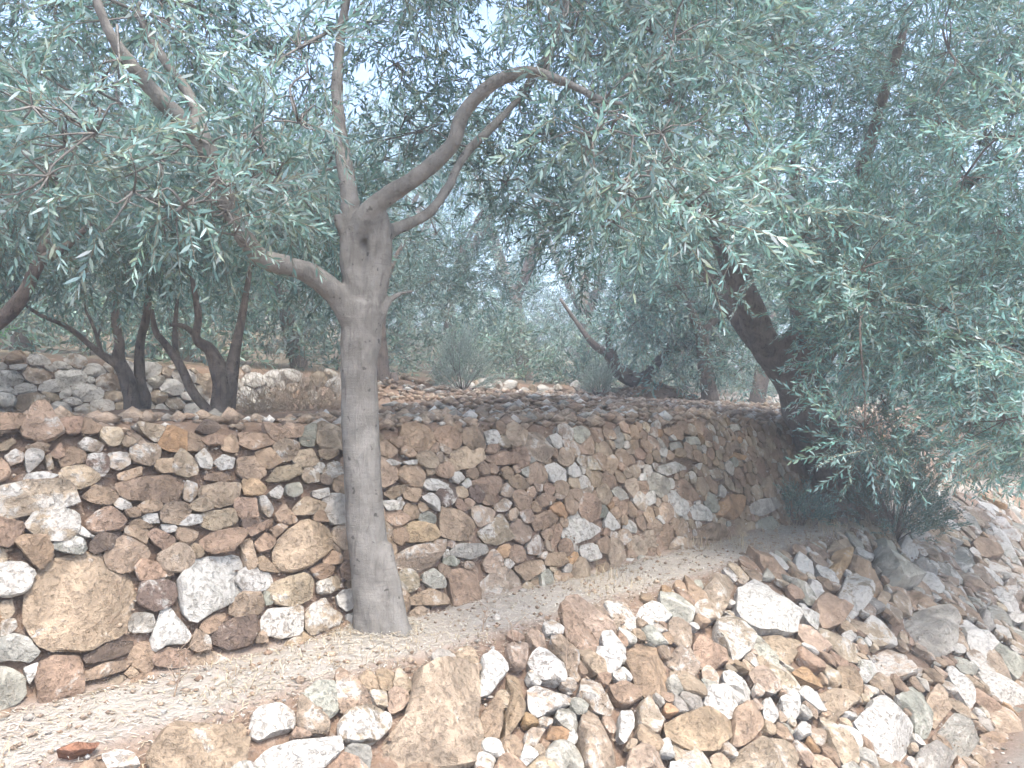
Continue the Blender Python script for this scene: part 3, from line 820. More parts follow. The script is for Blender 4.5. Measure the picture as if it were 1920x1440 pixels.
stubR = rows([(710, 590, D1, .04), (730, 565, D1 + .02, .018), (752, 550, D1 + .06, .012), (790, 545, D1 + .12, .006)])
root_r = rows([(718, 1020, D1 - .01, .05), (727, 1090, D1 - .03, .064), (737, 1150, D1 - .05, .072), (758, 1235, D1 - .10, .06)])
root_l = rows([(692, 1110, D1 - .03, .04), (684, 1165, D1 - .05, .04), (676, 1210, D1 - .07, .03)])
t1 = thing("olive_tree", tuple(P(715, 1200, D1)), "slim olive tree with smooth grey trunk in the middle, leaning against the brown wall", "tree", "olive trees on the terraces")
root_b = rows([(705, 1120, D1 + .02, .05), (690, 1175, D1 + .08, .05), (655, 1210, D1 + .12, .035)])
root_f = rows([(708, 1120, D1 - .04, .05), (706, 1180, D1 - .08, .052), (704, 1240, D1 - .14, .04)])
root_s = rows([(735, 1130, D1 - .02, .045), (762, 1190, D1 - .03, .045), (800, 1235, D1 - .04, .028)])
main = [spline(k, 8) for k in (trunk1, stemL, stemR, limbR, limbR2, limbL, forkL, stub, stubR, root_r, root_l, root_b, root_f, root_s)]
obj("trunk", grown("trunk", [tube(p, 20, 0.05, i) for i, p in enumerate(main)], 0.012, 0.009, 15), M_BARK, t1)
rng1 = np.random.default_rng(31)
LINES1 = [[(676, 1200), (678, 600), (658, 430), (640, 270), (632, 150)], [(690, 580), (712, 430)], [(660, 450), (790, 325), (868, 215), (985, 135), (1040, 145)],
          [(712, 440), (800, 402), (876, 285), (955, 205)], [(668, 610), (580, 512), (490, 485)], [(385, 268), (310, 195)]]
cl = []
for k in range(16000):
    if len(cl) >= 215: break
    x, y, d = rng1.uniform(-330, 1390), rng1.uniform(-900, 560), rng1.uniform(2.7, 5.9)
    r = rng1.uniform(0.24, 0.42); rp = r / d * F
    low = np.interp(x, [-300, 0, 120, 330, 560, 640, 760, 900, 1000, 1150, 1300, 1390], [430, 470, 540, 560, 500, 360, 260, 260, 380, 450, 500, 380])
    if y + rp * 0.75 > low + (170 if d > 4.8 and x > 500 else 0): continue
    if y < 150 and d < 3.3: continue
    if d < D1 + 0.25 and near_line(x, y, LINES1) < rp * 0.85 + 12: continue
    if 860 < x < 1010 and -30 < y < 170 and (d < 5.0 or rng1.random() < 0.6): continue                           # the bright gap of sky by the bent limb
    c = P(x, y, d)
    if any(np.linalg.norm(c - q[:3]) < 0.23 for q in cl): continue
    cl.append([*c, r])
for x, y, d, r in [(425, 395, 3.15, .20), (455, 345, 3.2, .17), (410, 335, 3.05, .14), (345, 385, 3.0, .22), (300, 300, 3.0, .18), (392, 292, 3.25, .10), (225, 110, 3.0, .12), (250, 360, 2.9, .24), (180, 250, 2.9, .22), (470, 250, 3.3, .2), (520, 330, 3.3, .2), (560, 230, 3.4, .22), (440, 440, 3.3, .15),
                   (1180, 330, 3.3, .26), (1240, 250, 3.3, .28), (1110, 260, 3.3, .24), (1150, 420, 3.5, .22), (90, 330, 2.8, .25), (60, 200, 2.8, .25), (560, 90, 3.4, .25), (740, 120, 5.2, .36), (800, 50, 5.4, .36), (760, 220, 5.5, .32), (690, 40, 5.2, .32), (845, 150, 5.8, .26), (820, 260, 5.8, .32), (910, 270, 5.8, .32), (780, -60, 5.0, .36), (860, -40, 5.6, .3), (720, 300, 5.6, .3),
                   (1060, 60, 4.6, .3), (1000, 250, 5.0, .3), (950, 340, 5.4, .3), (1130, -20, 4.4, .34), (1220, 60, 4.4, .34)]: cl.append([*P(x, y, d), r])
near = [q for q in cl if q[1] < 4.5 and HY - q[2] / q[1] * F > -130]; other = [q for q in cl if not (q[1] < 4.5 and HY - q[2] / q[1] * F > -130)]
(v, f, c), tw = foliage(near, main[1:7], SP_HI, rng1, 36, up=-0.12, sc=(0.85, 1.25))
(v2, f2, c2), tw2 = foliage(other, main[1:7], SP_MED, rng1, 32, up=-0.12, sc=(0.95, 1.35))
v, f, c = np.vstack([v, v2]), np.vstack([f, f2 + len(v)]), np.vstack([c, c2]); tw = joinm([tw, tw2])
obj("crown", mesh_tris("crown", v, f, c), M_LEAF, t1, kind="stuff")
obj("twigs", mesh_tris("twigs", *tw, smooth=True), M_BARK, t1, kind="stuff")
print("t1 leaves tris", len(f))

# ---- the big leaning tree on the right
D2 = 9.2
trunk2 = rows([(1606, 985, D2, .42), (1596, 950, D2, .37), (1572, 890, D2, .33), (1545, 830, D2, .315), (1518, 770, D2, .31), (1495, 715, D2, .28), (1478, 665, D2, .23)])
limb2a = rows([(1500, 730, D2, .22), (1455, 672, D2 - .05, .20), (1425, 625, D2 - .15, .185), (1398, 560, D2 - .3, .165), (1375, 500, D2 - .45, .15), (1340, 420, D2 - .7, .11), (1290, 320, D2 - 1.0, .07), (1230, 230, D2 - 1.3, .04)])
limb2b = rows([(1470, 690, D2 + .1, .17), (1415, 640, D2 + .2, .13), (1370, 580, D2 + .3, .11), (1335, 520, D2 + .35, .10), (1270, 440, D2 + .3, .06), (1180, 380, D2 + .2, .035)])
limb2c = rows([(1490, 700, D2, .20), (1500, 630, D2 + .05, .13), (1492, 540, D2, .10), (1486, 430, D2 - .1, .09), (1490, 330, D2 - .3, .07), (1500, 180, D2 - .5, .045)])
limb2d = rows([(1505, 720, D2, .19), (1560, 640, D2 - .3, .14), (1640, 540, D2 - .9, .11), (1730, 430, D2 - 1.6, .08), (1830, 330, D2 - 2.3, .05), (1950, 250, D2 - 2.8, .03)])
limb2e = rows([(1500, 690, D2 - .1, .16), (1540, 560, D2 - .7, .11), (1600, 380, D2 - 1.6, .08), (1650, 200, D2 - 2.2, .055), (1700, 40, D2 - 2.6, .035)])
knot = rows([(1470, 650, D2 - .15, .14), (1480, 632, D2 - .22, .10), (1487, 615, D2 - .25, .06)])
rt = [rows([(1570, 880, D2 - .1, .16), (1575, 940, D2 - .25, .15), (1570, 985, D2 - .35, .1)]), rows([(1590, 900, D2, .16), (1630, 955, D2 - .1, .14), (1655, 990, D2 - .15, .09)])]
t2 = thing("olive_tree", tuple(P(1600, 965, D2)), "large old olive tree on the right with a thick dark leaning trunk and hanging branches", "tree", "olive trees on the terraces")
main2 = [spline(k, 8) for k in (trunk2, limb2a, limb2b, limb2c, limb2d, limb2e, knot, *rt)]
obj("trunk", grown("trunk", [tube(p, 18, 0.10, i * 1.7) for i, p in enumerate(main2)], 0.026, 0.03, 6), M_BARK_D, t2)
rng2 = np.random.default_rng(32)
LINES2 = [[(1590, 950), (1535, 820), (1478, 680)], [(1478, 680), (1425, 625), (1375, 510)]]
cl = []
for k in range(30000):
    if len(cl) >= 270: break
    x, y, d = rng2.uniform(1020, 2350), rng2.uniform(-700, 930), rng2.uniform(4.7, 10.2)
    r = rng2.uniform(0.3, 0.55); rp = r / d * F
    low = np.interp(x, [1020, 1150, 1300, 1420, 1480, 1560, 1640, 1700, 1800, 1950, 2300], [380, 500, 560, 560, 720, 880, 950, 900, 870, 890, 900])
    if y + rp * 0.8 > low: continue
    if d < D2 + 0.5 and near_line(x, y, LINES2) < rp * 0.85 + 30 and x < 1620: continue
    if y > 700 and d < 6.2: continue
    if 1640 < x < 1780 and 720 < y < 860 and rng2.random() < 0.8: continue
    c = P(x, y, d)
    if d > D2 + 1 and y > 500: continue
    if any(np.linalg.norm(c - q[:3]) < 0.32 for q in cl): continue
    cl.append([*c, r])
for x, y, d, r in [(1520, 90, 7.6, .5), (1600, 60, 7.2, .5), (1560, 200, 7.8, .48), (1660, 180, 7.4, .48), (1500, 260, 8.4, .5), (1740, 60, 7.2, .5), (1620, -20, 7.4, .5), (1700, 280, 7.8, .45), (1430, 120, 7.8, .48), (1820, 140, 7.0, .46), (1900, 30, 6.8, .5)]: cl.append([*P(x, y, d), r])
for x, y, d, r in [(1800, 800, 8.2, .42), (1870, 760, 8.0, .42), (1930, 800, 7.8, .42), (1850, 840, 8.6, .36), (1930, 860, 8.4, .36), (1780, 860, 8.8, .34), (1990, 780, 7.6, .45), (1700, 690, 7.6, .4), (1620, 700, 7.8, .36), (1900, 700, 7.0, .4), (1980, 880, 8.6, .4), (1600, 820, 8.6, .3), (1640, 880, 8.7, .3)]: cl.append([*P(x, y, d), r])
n0 = len(cl)
for k in range(20000):
    if len(cl) >= n0 + 75: break
    x, y, d = rng2.uniform(1500, 2080), rng2.uniform(380, 900), rng2.uniform(5.6, 8.6); r = rng2.uniform(0.28, 0.45); rp = r / d * F
    if y + rp * 0.75 > np.interp(x, [1500, 1560, 1640, 1700, 1800, 1950, 2100], [700, 840, 945, 905, 880, 890, 900]): continue
    if near_line(x, y, LINES2) < rp * 0.85 + 22 and x < 1600: continue
    if 1645 < x < 1775 and 730 < y < 850: continue
    c = P(x, y, d)
    if any(np.linalg.norm(c - q[:3]) < 0.24 for q in cl): continue
    cl.append([*c, r])
(v, f, c), tw = foliage(cl, main2[1:6], SP_BIG, rng2, 30, up=0.18, sc=(1.0, 1.4), lift=np.array([1.08, 1.22, 1.22]))
sp = [sprig(prng, int(prng.integers(20, 28)), prng.uniform(0.5, 0.75), 0.060, 0.0135, prng.uniform(-0.45, 0.55), True, 0.005, OLIVE[:2] + OLIVE[3:5] + OLIVE[7:10], (0.30, 0.28, 0.20), 55) for _ in range(7)]
pp, aa = [], []
for q in cl:
    px, py = HX + q[0] / q[1] * F, HY - q[2] / q[1] * F
    if 1250 < px < 2000 and -150 < py < 900 and q[1] < 8.3:
        for _ in range(int(rng2.integers(1, 4))):
            u_ = unit(rng2, 1)[0]; u_[1] = -abs(u_[1]); pp.append(np.array(q[:3]) + u_ * q[3] * 0.8); aa.append(u_ * np.array([1, .8, .6]) + np.array([-.15, 0, rng2.normal(0.1, .5)]))
v2, f2, c2 = scatter(sp, np.array(pp), np.array(aa), rng2.uniform(0.8, 1.15, len(pp)), rng2.uniform(1.15, 1.5, (len(pp), 1)) * np.ones((len(pp), 3)), rng2)
v, f, c = np.vstack([v, v2]), np.vstack([f, f2 + len(v)]), np.vstack([c, c2])
obj("crown", mesh_tris("crown", v, f, c), M_LEAF, t2, kind="stuff")
obj("twigs", mesh_tris("twigs", *tw, smooth=True), M_BARK_D, t2, kind="stuff")
print("t2 leaves tris", len(f), len(cl))

# ---- trees behind
def back_tree(px, d, label, height, spread, seed, stems, crown_at=0.60, n_cl=18, per=30, crown_low=None, off=(0, 0), twig=True):
    """stems: list of pixel rows for the wood the photo shows, else grown at random"""
    rng = np.random.default_rng(seed)
    x, y = (px - HX) / F * d, d
    z = float(ground_z(x, y)); base = np.array([x, y, z])
    t = thing("olive_tree", tuple(base), label, "tree", "olive trees on the terraces")
    if stems: ls = [rows(s) for s in stems]
    else:
        r0 = 0.055 * spread + 0.03; lean = rng.normal(0, 0.25, 2); fk = base + np.array([lean[0], lean[1], height * rng.uniform(0.24, 0.34)])
        ls = [[[*(base - [0, 0, 0.15]), r0 * 1.5], [*(base + [0, 0, 0.12]), r0 * 1.15], [*((base + fk) / 2), r0], [*fk, r0 * 0.9]]]
        for k in range(int(rng.integers(3, 5))):
            a = rng.uniform(0, 6.28); e = fk + np.array([math.cos(a) * spread * .6, math.sin(a) * spread * .6, height * rng.uniform(0.25, 0.5)])
            m1 = fk * .6 + e * .4 + rng.normal(0, 0.12, 3)
            ls.append([[*(fk - [0, 0, 0.1]), r0 * .75], [*m1, r0 * .5], [*e, r0 * .22]])
    # the foot of each stem reaches into the soil
    ls = [spline(l, 7) for l in ls]
    obj("trunk", mesh_tris("trunk", *joinm([tube(l, 12, 0.09, i * 2.1) for i, l in enumerate(ls)]), smooth=True), M_BARK_D, t)
    cc = base + np.array([off[0], off[1], height * crown_at]); cl = []
    for k in range(3000):
        if len(cl) >= n_cl: break
        q = unit(rng, 1)[0] * rng.uniform(0.1, 1) ** 0.45 * np.array([spread, spread, height * (1 - crown_at) * 0.92])
        c = cc + q; r = rng.uniform(0.36, 0.62)
        if crown_low is not None and c[2] - r * 0.6 < z + crown_low: continue
        if any(np.linalg.norm(c - k2[:3]) < 0.40 for k2 in cl): continue
        cl.append([*c, r])
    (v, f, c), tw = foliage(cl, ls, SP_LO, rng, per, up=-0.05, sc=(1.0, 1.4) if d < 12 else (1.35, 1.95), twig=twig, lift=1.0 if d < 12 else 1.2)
    obj("crown", mesh_tris("crown", v, f, c), M_LEAF, t, kind="stuff")
    if tw is not None: obj("twigs", mesh_tris("twigs", *tw, smooth=True), M_BARK_D, t, kind="stuff")
    return len(f)
n = 0
d = 8.3
n += back_tree(255, d, "thin two-stemmed olive tree before the pale back wall, one bough reaching left", 3.1, 1.5, 41,
    [[(250, 790, d, 0.101), (247, 745, d, 0.088), (236, 705, d, 0.084), (222, 675, d, 0.071), (224, 640, d, 0.050), (216, 590, d + .1, 0.042), (235, 500, d + .2, 0.025)],
     [(262, 790, d + .1, 0.092), (268, 750, d + .1, 0.084), (263, 715, d + .1, 0.059), (262, 650, d + .1, 0.050), (275, 590, d + .1, 0.042), (285, 500, d + .1, 0.025)],
     [(230, 690, d, 0.059), (185, 660, d - .1, 0.038), (130, 615, d - .25, 0.027), (75, 590, d - .4, 0.020), (30, 560, d - .5, 0.013)],
     [(190, 662, d - .1, 0.024), (178, 620, d - .1, 0.017), (160, 580, d - .1, 0.012)], [(182, 640, d - .1, 0.013), (192, 600, d - .1, 0.008)]], crown_at=0.66, n_cl=17, crown_low=1.0)
d = 7.2
n += back_tree(415, d, "olive tree with several dark curved stems standing above the brown wall", 3.0, 1.35, 42,
    [[(412, 800, d, 0.118), (414, 770, d, 0.101), (416, 730, d, 0.088), (408, 690, d, 0.080), (392, 655, d, 0.059), (368, 635, d - .1, 0.042), (372, 590, d - .1, 0.034), (360, 520, d - .1, 0.021)],
     [(424, 795, d + .05, 0.092), (424, 760, d + .05, 0.084), (432, 710, d + .05, 0.071), (440, 660, d + .1, 0.055), (455, 590, d + .2, 0.038), (470, 500, d + .3, 0.021)],
     [(395, 785, d - .05, 0.067), (388, 768, d - .05, 0.049), (362, 735, d - .08, 0.044), (338, 685, d - .1, 0.040), (310, 645, d - .12, 0.035), (292, 622, d - .15, 0.029), (284, 580, d - .15, 0.018)],
     [(345, 700, d - .1, 0.034), (330, 660, d - .05, 0.027), (328, 620, d, 0.024), (332, 560, d, 0.015)], [(390, 655, d, 0.034), (350, 615, d - .1, 0.024), (318, 608, d - .2, 0.017)]], crown_at=0.66, n_cl=16, crown_low=1.05, off=(0.1, 0.2))
d = 6.2
n += back_tree(-170, d, "olive tree at the left edge, only its curved bough and leaves showing", 4.2, 1.9, 43,
    [[(-175, 800, d, .17), (-170, 740, d, .13), (-140, 680, d, .11), (-90, 635, d, .09)],
     [(-100, 640, d, .085), (-40, 620, d - .05, .072), (10, 592, d - .1, .060), (48, 545, d - .15, .052), (72, 495, d - .2, .046), (105, 475, d - .2, .038), (135, 452, d - .25, .028), (190, 400, d - .3, .016)],
     [(70, 500, d - .2, .036), (85, 450, d - .2, .028), (110, 395, d - .1, .020), (105, 330, d, .014)], [(-60, 628, d, .06), (-30, 540, d, .05), (5, 440, d + .1, .04), (0, 330, d + .2, .03), (30, 200, d + .3, .018)],
     [(-140, 680, d, .09), (-190, 560, d, .07), (-240, 420, d, .05), (-260, 260, d, .03)]], crown_at=0.62, n_cl=20, crown_low=1.25, per=34, off=(-0.9, -0.2))
d = 11.6
n += back_tree(728, d, "gnarled dark olive trunk half hidden behind the slim grey tree", 3.9, 1.9, 44,
    [[(735, 775, d, .30), (728, 745, d, .22), (720, 715, d, .13), (714, 660, d, .10), (712, 600, d, .09), (725, 520, d, .06), (760, 450, d, .03)], [(716, 640, d, .08), (690, 560, d, .06), (660, 470, d, .03)],
     [(744, 775, d - .1, .16), (742, 735, d - .1, .12), (738, 700, d - .05, .06)]], crown_at=0.62, n_cl=20, crown_low=1.1)
d = 15.0; k_ = 1.4
n += back_tree(1228, d, "low olive tree whose forked trunk leans left over the sunlit rubble", 4.3, 2.2, 45,
    [[(1262, 765, d, .17 * k_), (1228, 738, d, .15 * k_), (1195, 716, d, .13 * k_), (1160, 695, d, .105 * k_), (1140, 665, d, .07 * k_), (1112, 645, d, .05 * k_), (1085, 610, d, .03 * k_), (1050, 560, d, .02 * k_)],
     [(1160, 698, d, .08 * k_), (1148, 660, d, .055 * k_), (1140, 630, d, .045 * k_), (1150, 560, d, .03 * k_)], [(1200, 716, d + .1, .09 * k_), (1250, 660, d + .2, .07 * k_), (1300, 580, d + .3, .05 * k_), (1330, 480, d + .4, .03 * k_)]], crown_at=0.58, n_cl=28, crown_low=0.3, off=(1.0, 0.5))
FAR = [(40, 12.6, 5.4, 2.3, "tall olive tree far back on the left, above the pale wall"), (345, 13.5, 5.2, 2.2, "bushy olive tree far back, left of the slim grey trunk"),
       (560, 14.2, 5.0, 2.1, "olive tree far back just left of the slim grey trunk, above dry brush"), (650, 17.5, 7.4, 2.7, "distant olive tree seen behind the fork of the slim grey tree"),
       (850, 19.5, 8.0, 2.7, "distant olive tree behind the larger silver shrub"), (985, 20.0, 8.2, 2.7, "distant grey-green olive tree between the two silver shrubs"),
       (1090, 23.0, 8.4, 2.9, "farthest olive tree behind the small silver shrub"), (1330, 13.6, 4.4, 1.9, "dark olive tree far back, just left of the leaning trunk"),
       (1420, 18.5, 7.4, 2.7, "distant olive tree behind the fork of the leaning trunk"), (1600, 17.0, 7.0, 2.6, "distant olive tree hidden behind the hanging branches on the right"),
       (1800, 20.0, 7.6, 2.8, "distant olive tree beyond the right end of the brown wall"), (1960, 15.5, 4.8, 2.2, "olive tree at the far right edge behind the hanging branches"),
       (220, 20.0, 6.0, 2.6, "farthest olive tree on the left, seen through the leaves"), (470, 23.0, 8.6, 3.0, "farthest olive tree left of the slim grey trunk"), (760, 25.0, 9.4, 3.2, "farthest olive tree right of the slim grey trunk"), (1280, 26.0, 9.0, 3.2, "farthest olive tree near the middle of the hill")]
for i, (px, dd, h, s, lab) in enumerate(FAR):
    n += back_tree(px, dd, lab, h, s, 60 + i, None, crown_at=0.50, n_cl=48 if h < 7 else 66, per=11 if dd < 15 else 6, crown_low=0.05, twig=dd < 15)
print("back tris", n)

# ------------------------------------------------------------------ shrubs, weeds, litter
def shrub(name, px, d, w, h, label, protos, n, seed, mat=M_LEAF, gain=1.0, cat="shrub", sink=0.0):
    rng = np.random.default_rng(seed); x, y = (px - HX) / F * d, d; z = float(ground_z(x, y)) - sink
    t = thing(name, (x, y, z), label, cat)
    k = unit(rng, n); k[:, 2] = np.abs(k[:, 2]); rr = rng.uniform(0.15, 1, n) ** 0.5
    pos = np.array([x, y, z + 0.05]) + k * np.array([w / 2, w / 2, h]) * rr[:, None] * 0.8
    ax = k * np.array([1, 1, 1.0]) + np.array([0, 0, 0.55]) + rng.normal(0, 0.25, (n, 3))
    v, f, c = scatter(protos, pos, ax, rng.uniform(0.7, 1.1, n), gain * rng.uniform(0.8, 1.2, (n, 1)) * np.ones((n, 3)), rng)
    obj("foliage", mesh_tris("foliage", v, f, c), mat, t, kind="stuff")
    st = [tube(spline([[x, y, z - .05, .012], [*((np.array([x, y, z]) + p) / 2 + rng.normal(0, .03, 3)), .007], [*p, .003]], 4), 4) for p in pos[::max(1, n // 14)]]
    obj("stems", mesh_tris("stems", *joinm(st), smooth=True), M_BARK_D, t, kind="stuff")
shrub("silver_shrub", 868, 13.2, 1.25, 1.25, "rounded silver-green shrub on the sunlit rubble right of the slim trunk", SP_SIL, 420, 71, gain=1.35)
shrub("silver_shrub", 1122, 14.5, 0.75, 0.65, "small silver shrub beside the low tree with the forked leaning trunk", SP_SIL, 200, 72, gain=1.3)
shrub("green_shrub", -48, 9.4, 0.5, 0.75, "bright green leafy plant at the left edge above the pale wall", SP_LO, 60, 73, gain=np.array([0.9, 1.45, 0.6]))
shrub("low_shrub", 1500, 8.6, 0.7, 0.38, "low grey-green brush at the foot of the thick leaning trunk", SP_HI, 120, 74)
shrub("sucker_shoots", 1675, 8.75, 1.3, 1.35, "dense dark shoots growing from the base of the leaning trunk", SP_BIG, 400, 75, gain=0.85)
ur = np.random.default_rng(76); n = 9000
u, v = ur.uniform(1, 46, n), 10.8 + 24 * ur.uniform(0, 1, n) ** 2.0; x, y = uv2xy(u, v)
hh = np.clip(1.5 + 1.0 * wob(x, y, 3.0, 0.55), 0.05, 2.6) * (1 + (v - 11) / 14); ok = hh > 0.2; x, y, hh = x[ok], y[ok], hh[ok]
pos = np.stack([x, y, ground_z(x, y) + hh * ur.uniform(0, 1, len(x))], 1); ax = unit(ur, len(x)) * 0.8 + np.array([0, 0, 0.5])
v_, f_, c_ = scatter(SP_LO, pos, ax, ur.uniform(1.5, 2.4, len(x)), ur.uniform(0.75, 1.2, (len(x), 1)) * (np.array([1.05, 1.0, 0.95]) + ur.normal(0, .05, (len(x), 3))), ur)
obj("undergrowth", mesh_tris("undergrowth", v_, f_, c_), M_LEAF, None, kind="stuff", label="grey-green scrub covering the hillside behind the back wall", category="scrub")
DRY = [(0.50, 0.40, 0.26), (0.44, 0.35, 0.24), (0.56, 0.47, 0.33), (0.36, 0.27, 0.18)]
def blade_field(name, pts, hgt, wid, lean, rng, mat, cols, **kw):
    """thin straw blades, each a bent strip"""
    n = len(pts); a = rng.uniform(0, 6.283, n); h = hgt * rng.uniform(0.4, 1.2, n); ln = rng.uniform(*lean, n)
    dv = np.stack([np.cos(a) * np.sin(ln), np.sin(a) * np.sin(ln), np.cos(ln)], 1); sd = np.stack([-np.sin(a), np.cos(a), 0 * a], 1)
    w = wid * rng.uniform(0.6, 1.4, n)
    b = pts; m = b + dv * (h * .55)[:, None]; e = b + dv * h[:, None] + np.stack([np.cos(a), np.sin(a), -0.6 + 0 * a], 1) * (h * .18)[:, None]
    V_ = np.stack([b - sd * w[:, None] / 2, b + sd * w[:, None] / 2, m + sd * w[:, None] * .4, m - sd * w[:, None] * .4, e], 1).reshape(-1, 3)
    o = (np.arange(n) * 5)[:, None, None]; fc = np.array([(0, 1, 2), (0, 2, 3), (3, 2, 4)])[None] + o
    c = np.array(cols)[rng.integers(len(cols), size=n)] * rng.uniform(0.8, 1.2, (n, 1))
    obj(name, mesh_tris(name, V_, fc.reshape(-1, 3), np.repeat(c, 5, 0)), mat, None, **kw)
def strip_points(n, u0, u1, v0, v1, rng, lift=0.004):
    u, v = rng.uniform(u0, u1, n), rng.uniform(v0, v1, n); x, y = uv2xy(u, v); return np.stack([x, y, ground_z(x, y) + lift], 1)
gr = np.random.default_rng(81)
pts = strip_points(5200, -0.5, 11, 2.98, 3.64, gr); keep = wob(pts[:, 0], pts[:, 1], 0, 2.0) > -0.25; pts = pts[keep]
blade_field("dry_grass", pts, 0.06, 0.0028, (0.1, 1.3), gr, M_STRAW, DRY, kind="stuff", label="thin dry grass on the terrace strip", category="grass")
pts = strip_points(18000, -0.6, 11, 2.92, 3.66, gr, 0.006)
ta = gr.uniform(0, 6.28, 900); tr_ = 0.15 + np.abs(gr.normal(0, 0.09, 900)); tb_ = P(712, 1195, D1); tx, ty = tb_[0] + np.cos(ta) * tr_, tb_[1] + np.sin(ta) * tr_
pts = np.vstack([pts, np.stack([tx, ty, ground_z(tx, ty) + gr.uniform(0.004, 0.02, 900)], 1)])
blade_field("leaf_litter", pts, 0.042, 0.0052, (1.25, 1.62), gr, M_STRAW, [(0.54, 0.50, 0.44), (0.47, 0.43, 0.37), (0.62, 0.59, 0.53), (0.32, 0.27, 0.21), (0.52, 0.43, 0.31)], kind="stuff", label="fallen olive leaves and straw along the terrace strip", category="litter")
pts = np.vstack([strip_points(700, 8, 13, 3.0, 3.6, gr), (lambda g: g[wob(g[:, 0], g[:, 1], 0.7, 3.0) > 0.25])(strip_points(1300, 3.2, 8, 3.2, 3.62, gr)), strip_points(260, 7.0, 12.0, 2.7, 3.05, gr, 0.05), strip_points(1600, 12, 24, 2.8, 3.7, gr), strip_points(1200, 11, 24, 3.9, 5.0, gr)])
blade_field("dry_grass", pts, 0.19, 0.0035, (0.05, 0.9), gr, M_STRAW, DRY, kind="stuff", label="taller dry grass along the wall foot and the right end of the bank", category="grass")
def pebbles(name, pts, rng, lab, size=0.008):
    ico = np.array([(0, 0, 1), (.9, 0, .35), (.28, .85, .4), (-.72, .53, .4), (-.72, -.53, .35), (.28, -.85, .42), (0, 0, -.6)]); fc = np.array([(0, 1, 2), (0, 2, 3), (0, 3, 4), (0, 4, 5), (0, 5, 1), (6, 2, 1), (6, 3, 2), (6, 4, 3), (6, 5, 4), (6, 1, 5)])
    n = len(pts); s = size * np.clip(np.exp(rng.normal(0, 0.5, n)), 0.4, 1.9); a = rng.uniform(0, 6.28, n)
    q = ico[None] * rng.uniform(0.7, 1.3, (n, 7, 1)) * (s[:, None, None] * np.stack([rng.uniform(.8, 1.6, n), np.ones(n), rng.uniform(.6, 1.05, n)], 1)[:, None])
    ca, sa = np.cos(a)[:, None], np.sin(a)[:, None]
    w = np.stack([q[..., 0] * ca - q[..., 1] * sa, q[..., 0] * sa + q[..., 1] * ca, q[..., 2]], -1) + pts[:, None]
    col = np.array([PAL[k][0] for k in 'btmgwpW'])[rng.choice(7, n, p=[.2, .26, .2, .04, .12, .14, .04])] * rng.uniform(.85, 1.15, (n, 1))
    f = (fc[None] + (np.arange(n) * 7)[:, None, None]).reshape(-1, 3)
    obj(name, mesh_tris(name, w.reshape(-1, 3), f, np.repeat(np.clip(col, 0, .78), 7, 0), True, np.full(n * 7, .1)), M_STONE, None, kind="stuff", label=lab, category="gravel")
pebbles("gravel", np.vstack([strip_points(1800, -0.6, 11, 2.95, 3.66, gr), strip_points(2600, 1.0, 12, 0.2, 1.5, gr)]), gr, "small stone chips strewn along the terrace strip")
pebbles("loose_stones", strip_points(170, -0.4, 10, 2.95, 3.6, gr, 0.0), gr, "fist-sized loose stones scattered on the terrace strip", 0.016)
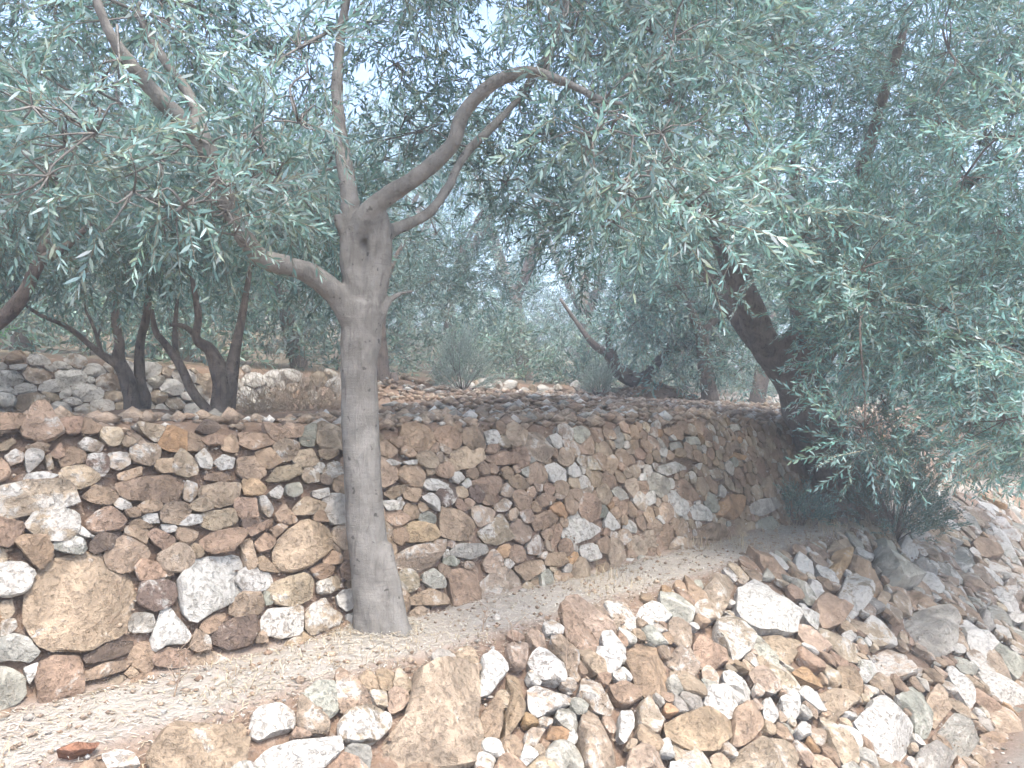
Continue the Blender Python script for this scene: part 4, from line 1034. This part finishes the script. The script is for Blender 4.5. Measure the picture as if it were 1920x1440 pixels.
# chips wedged in the joints of the two near walls
a, b = gr.uniform(-0.8, 10, 3500), gr.uniform(0, PL_M.len * .97, 3500)
c2, d2 = gr.uniform(-0.8, 10, 3500), gr.uniform(0, PL_F.len, 3500)
pebbles("rubble_chips", np.vstack([PL_M.world(a, b, np.full(3500, -0.012)), PL_F.world(c2, d2, np.full(3500, -0.015))]), gr, "small chips wedged between the wall stones")
x_, y_ = [], []
pp = np.vstack([strip_points(1300, 0, 18, 4.03, 4.6, gr, 0.0), strip_points(3600, 3.6, 18, 4.05, 6.4, gr, 0.01), strip_points(1000, 6, 18, 6, 8.5, gr, 0.01), strip_points(2600, 6.5, 20, 8.2, 10.25, gr, 0.01)])
pebbles("rubble_field", pp, gr, "loose pale rubble lying on the terrace above the brown wall", 0.042)
def weed(px, py, d, top, label, seed):
    rng = np.random.default_rng(seed); b = P(px, py, d); x, y = b[0], b[1]; b[2] = float(ground_z(x, y)) - 0.01
    H = (py - top) / F * d; parts = []
    e = b + np.array([rng.normal(0, .03), rng.normal(0, .03), H]); m = (b + e) / 2 + rng.normal(0, .012, 3)
    parts.append(tube(spline([[*b, .004], [*m, .003], [*e, .0016]], 5), 5))
    for k in range(7):
        t = rng.uniform(.3, .95); s = b + (e - b) * t; q = s + np.array([rng.normal(0, .05), rng.normal(0, .05), rng.uniform(.02, .08)])
        parts.append(tube(np.array([[*s, .002], [*q, .0012]]), 4))
    v, f = joinm(parts); o = obj("dry_weed", mesh_tris("dry_weed", v, f, np.tile((0.40, 0.30, 0.22), (len(v), 1))), M_STRAW)
    o["label"] = label; o["category"] = "weed"; o["group"] = "dry weed stalks on the terrace strip"
weed(1066, 1180, 4.2, 1050, "tall dry weed stalk on the strip right of the slim trunk", 91)
weed(982, 1165, 4.25, 1090, "short dry weed stalk nearest right of the slim trunk", 92)
weed(325, 1290, 3.25, 1190, "dry weed stalk on the strip below the huge boulder, left of the trunk", 93)
weed(905, 1170, 4.3, 1120, "bent dry weed stem at the foot of the square brown stone", 94)
# dry thorny brush over the slumped end of the back wall
rb = np.random.default_rng(95); tb = thing("dry_brush", tuple(P(555, 770, 9.3)), "tangle of dry twigs over fallen stones, left of the slim trunk", "brush")
parts = []
for k in range(420):
    b = P(rb.uniform(455, 650), 776, rb.uniform(8.6, 10.4)); b[2] = float(ground_z(b[0], b[1])); e = b + np.array([rb.normal(0, .25), rb.normal(0, .2), abs(rb.normal(.25, .22))])
    parts.append(tube(spline([[*b, .004], [*((b + e) / 2 + rb.normal(0, .07, 3)), .003], [*e, .0018]], 3), 3))
v, f = joinm(parts); obj("twigs", mesh_tris("twigs", v, f, np.tile((0.36, 0.29, 0.22), (len(v), 1))), M_STRAW, tb, kind="stuff")

# ------------------------------------------------------------------ the milky air under the trees
hv = np.array([(x, y, z) for x in (-160, 160) for y in (-160, 180) for z in (-6, 15.5)], float)
hf = np.array([(0, 1, 3, 2), (4, 6, 7, 5), (0, 4, 5, 1), (2, 3, 7, 6), (0, 2, 6, 4), (1, 5, 7, 3)])
mh, N_, L_, o_ = new_mat("haze_air")
pv = N_("ShaderNodeVolumePrincipled"); pv.inputs["Color"].default_value = (0.86, 0.93, 1.0, 1); pv.inputs["Density"].default_value = 0.012; pv.inputs["Anisotropy"].default_value = 0.2
L_(pv.outputs[0], o_.inputs["Volume"])
obj("haze", mesh_tris("haze", hv, hf), mh, None, kind="stuff")
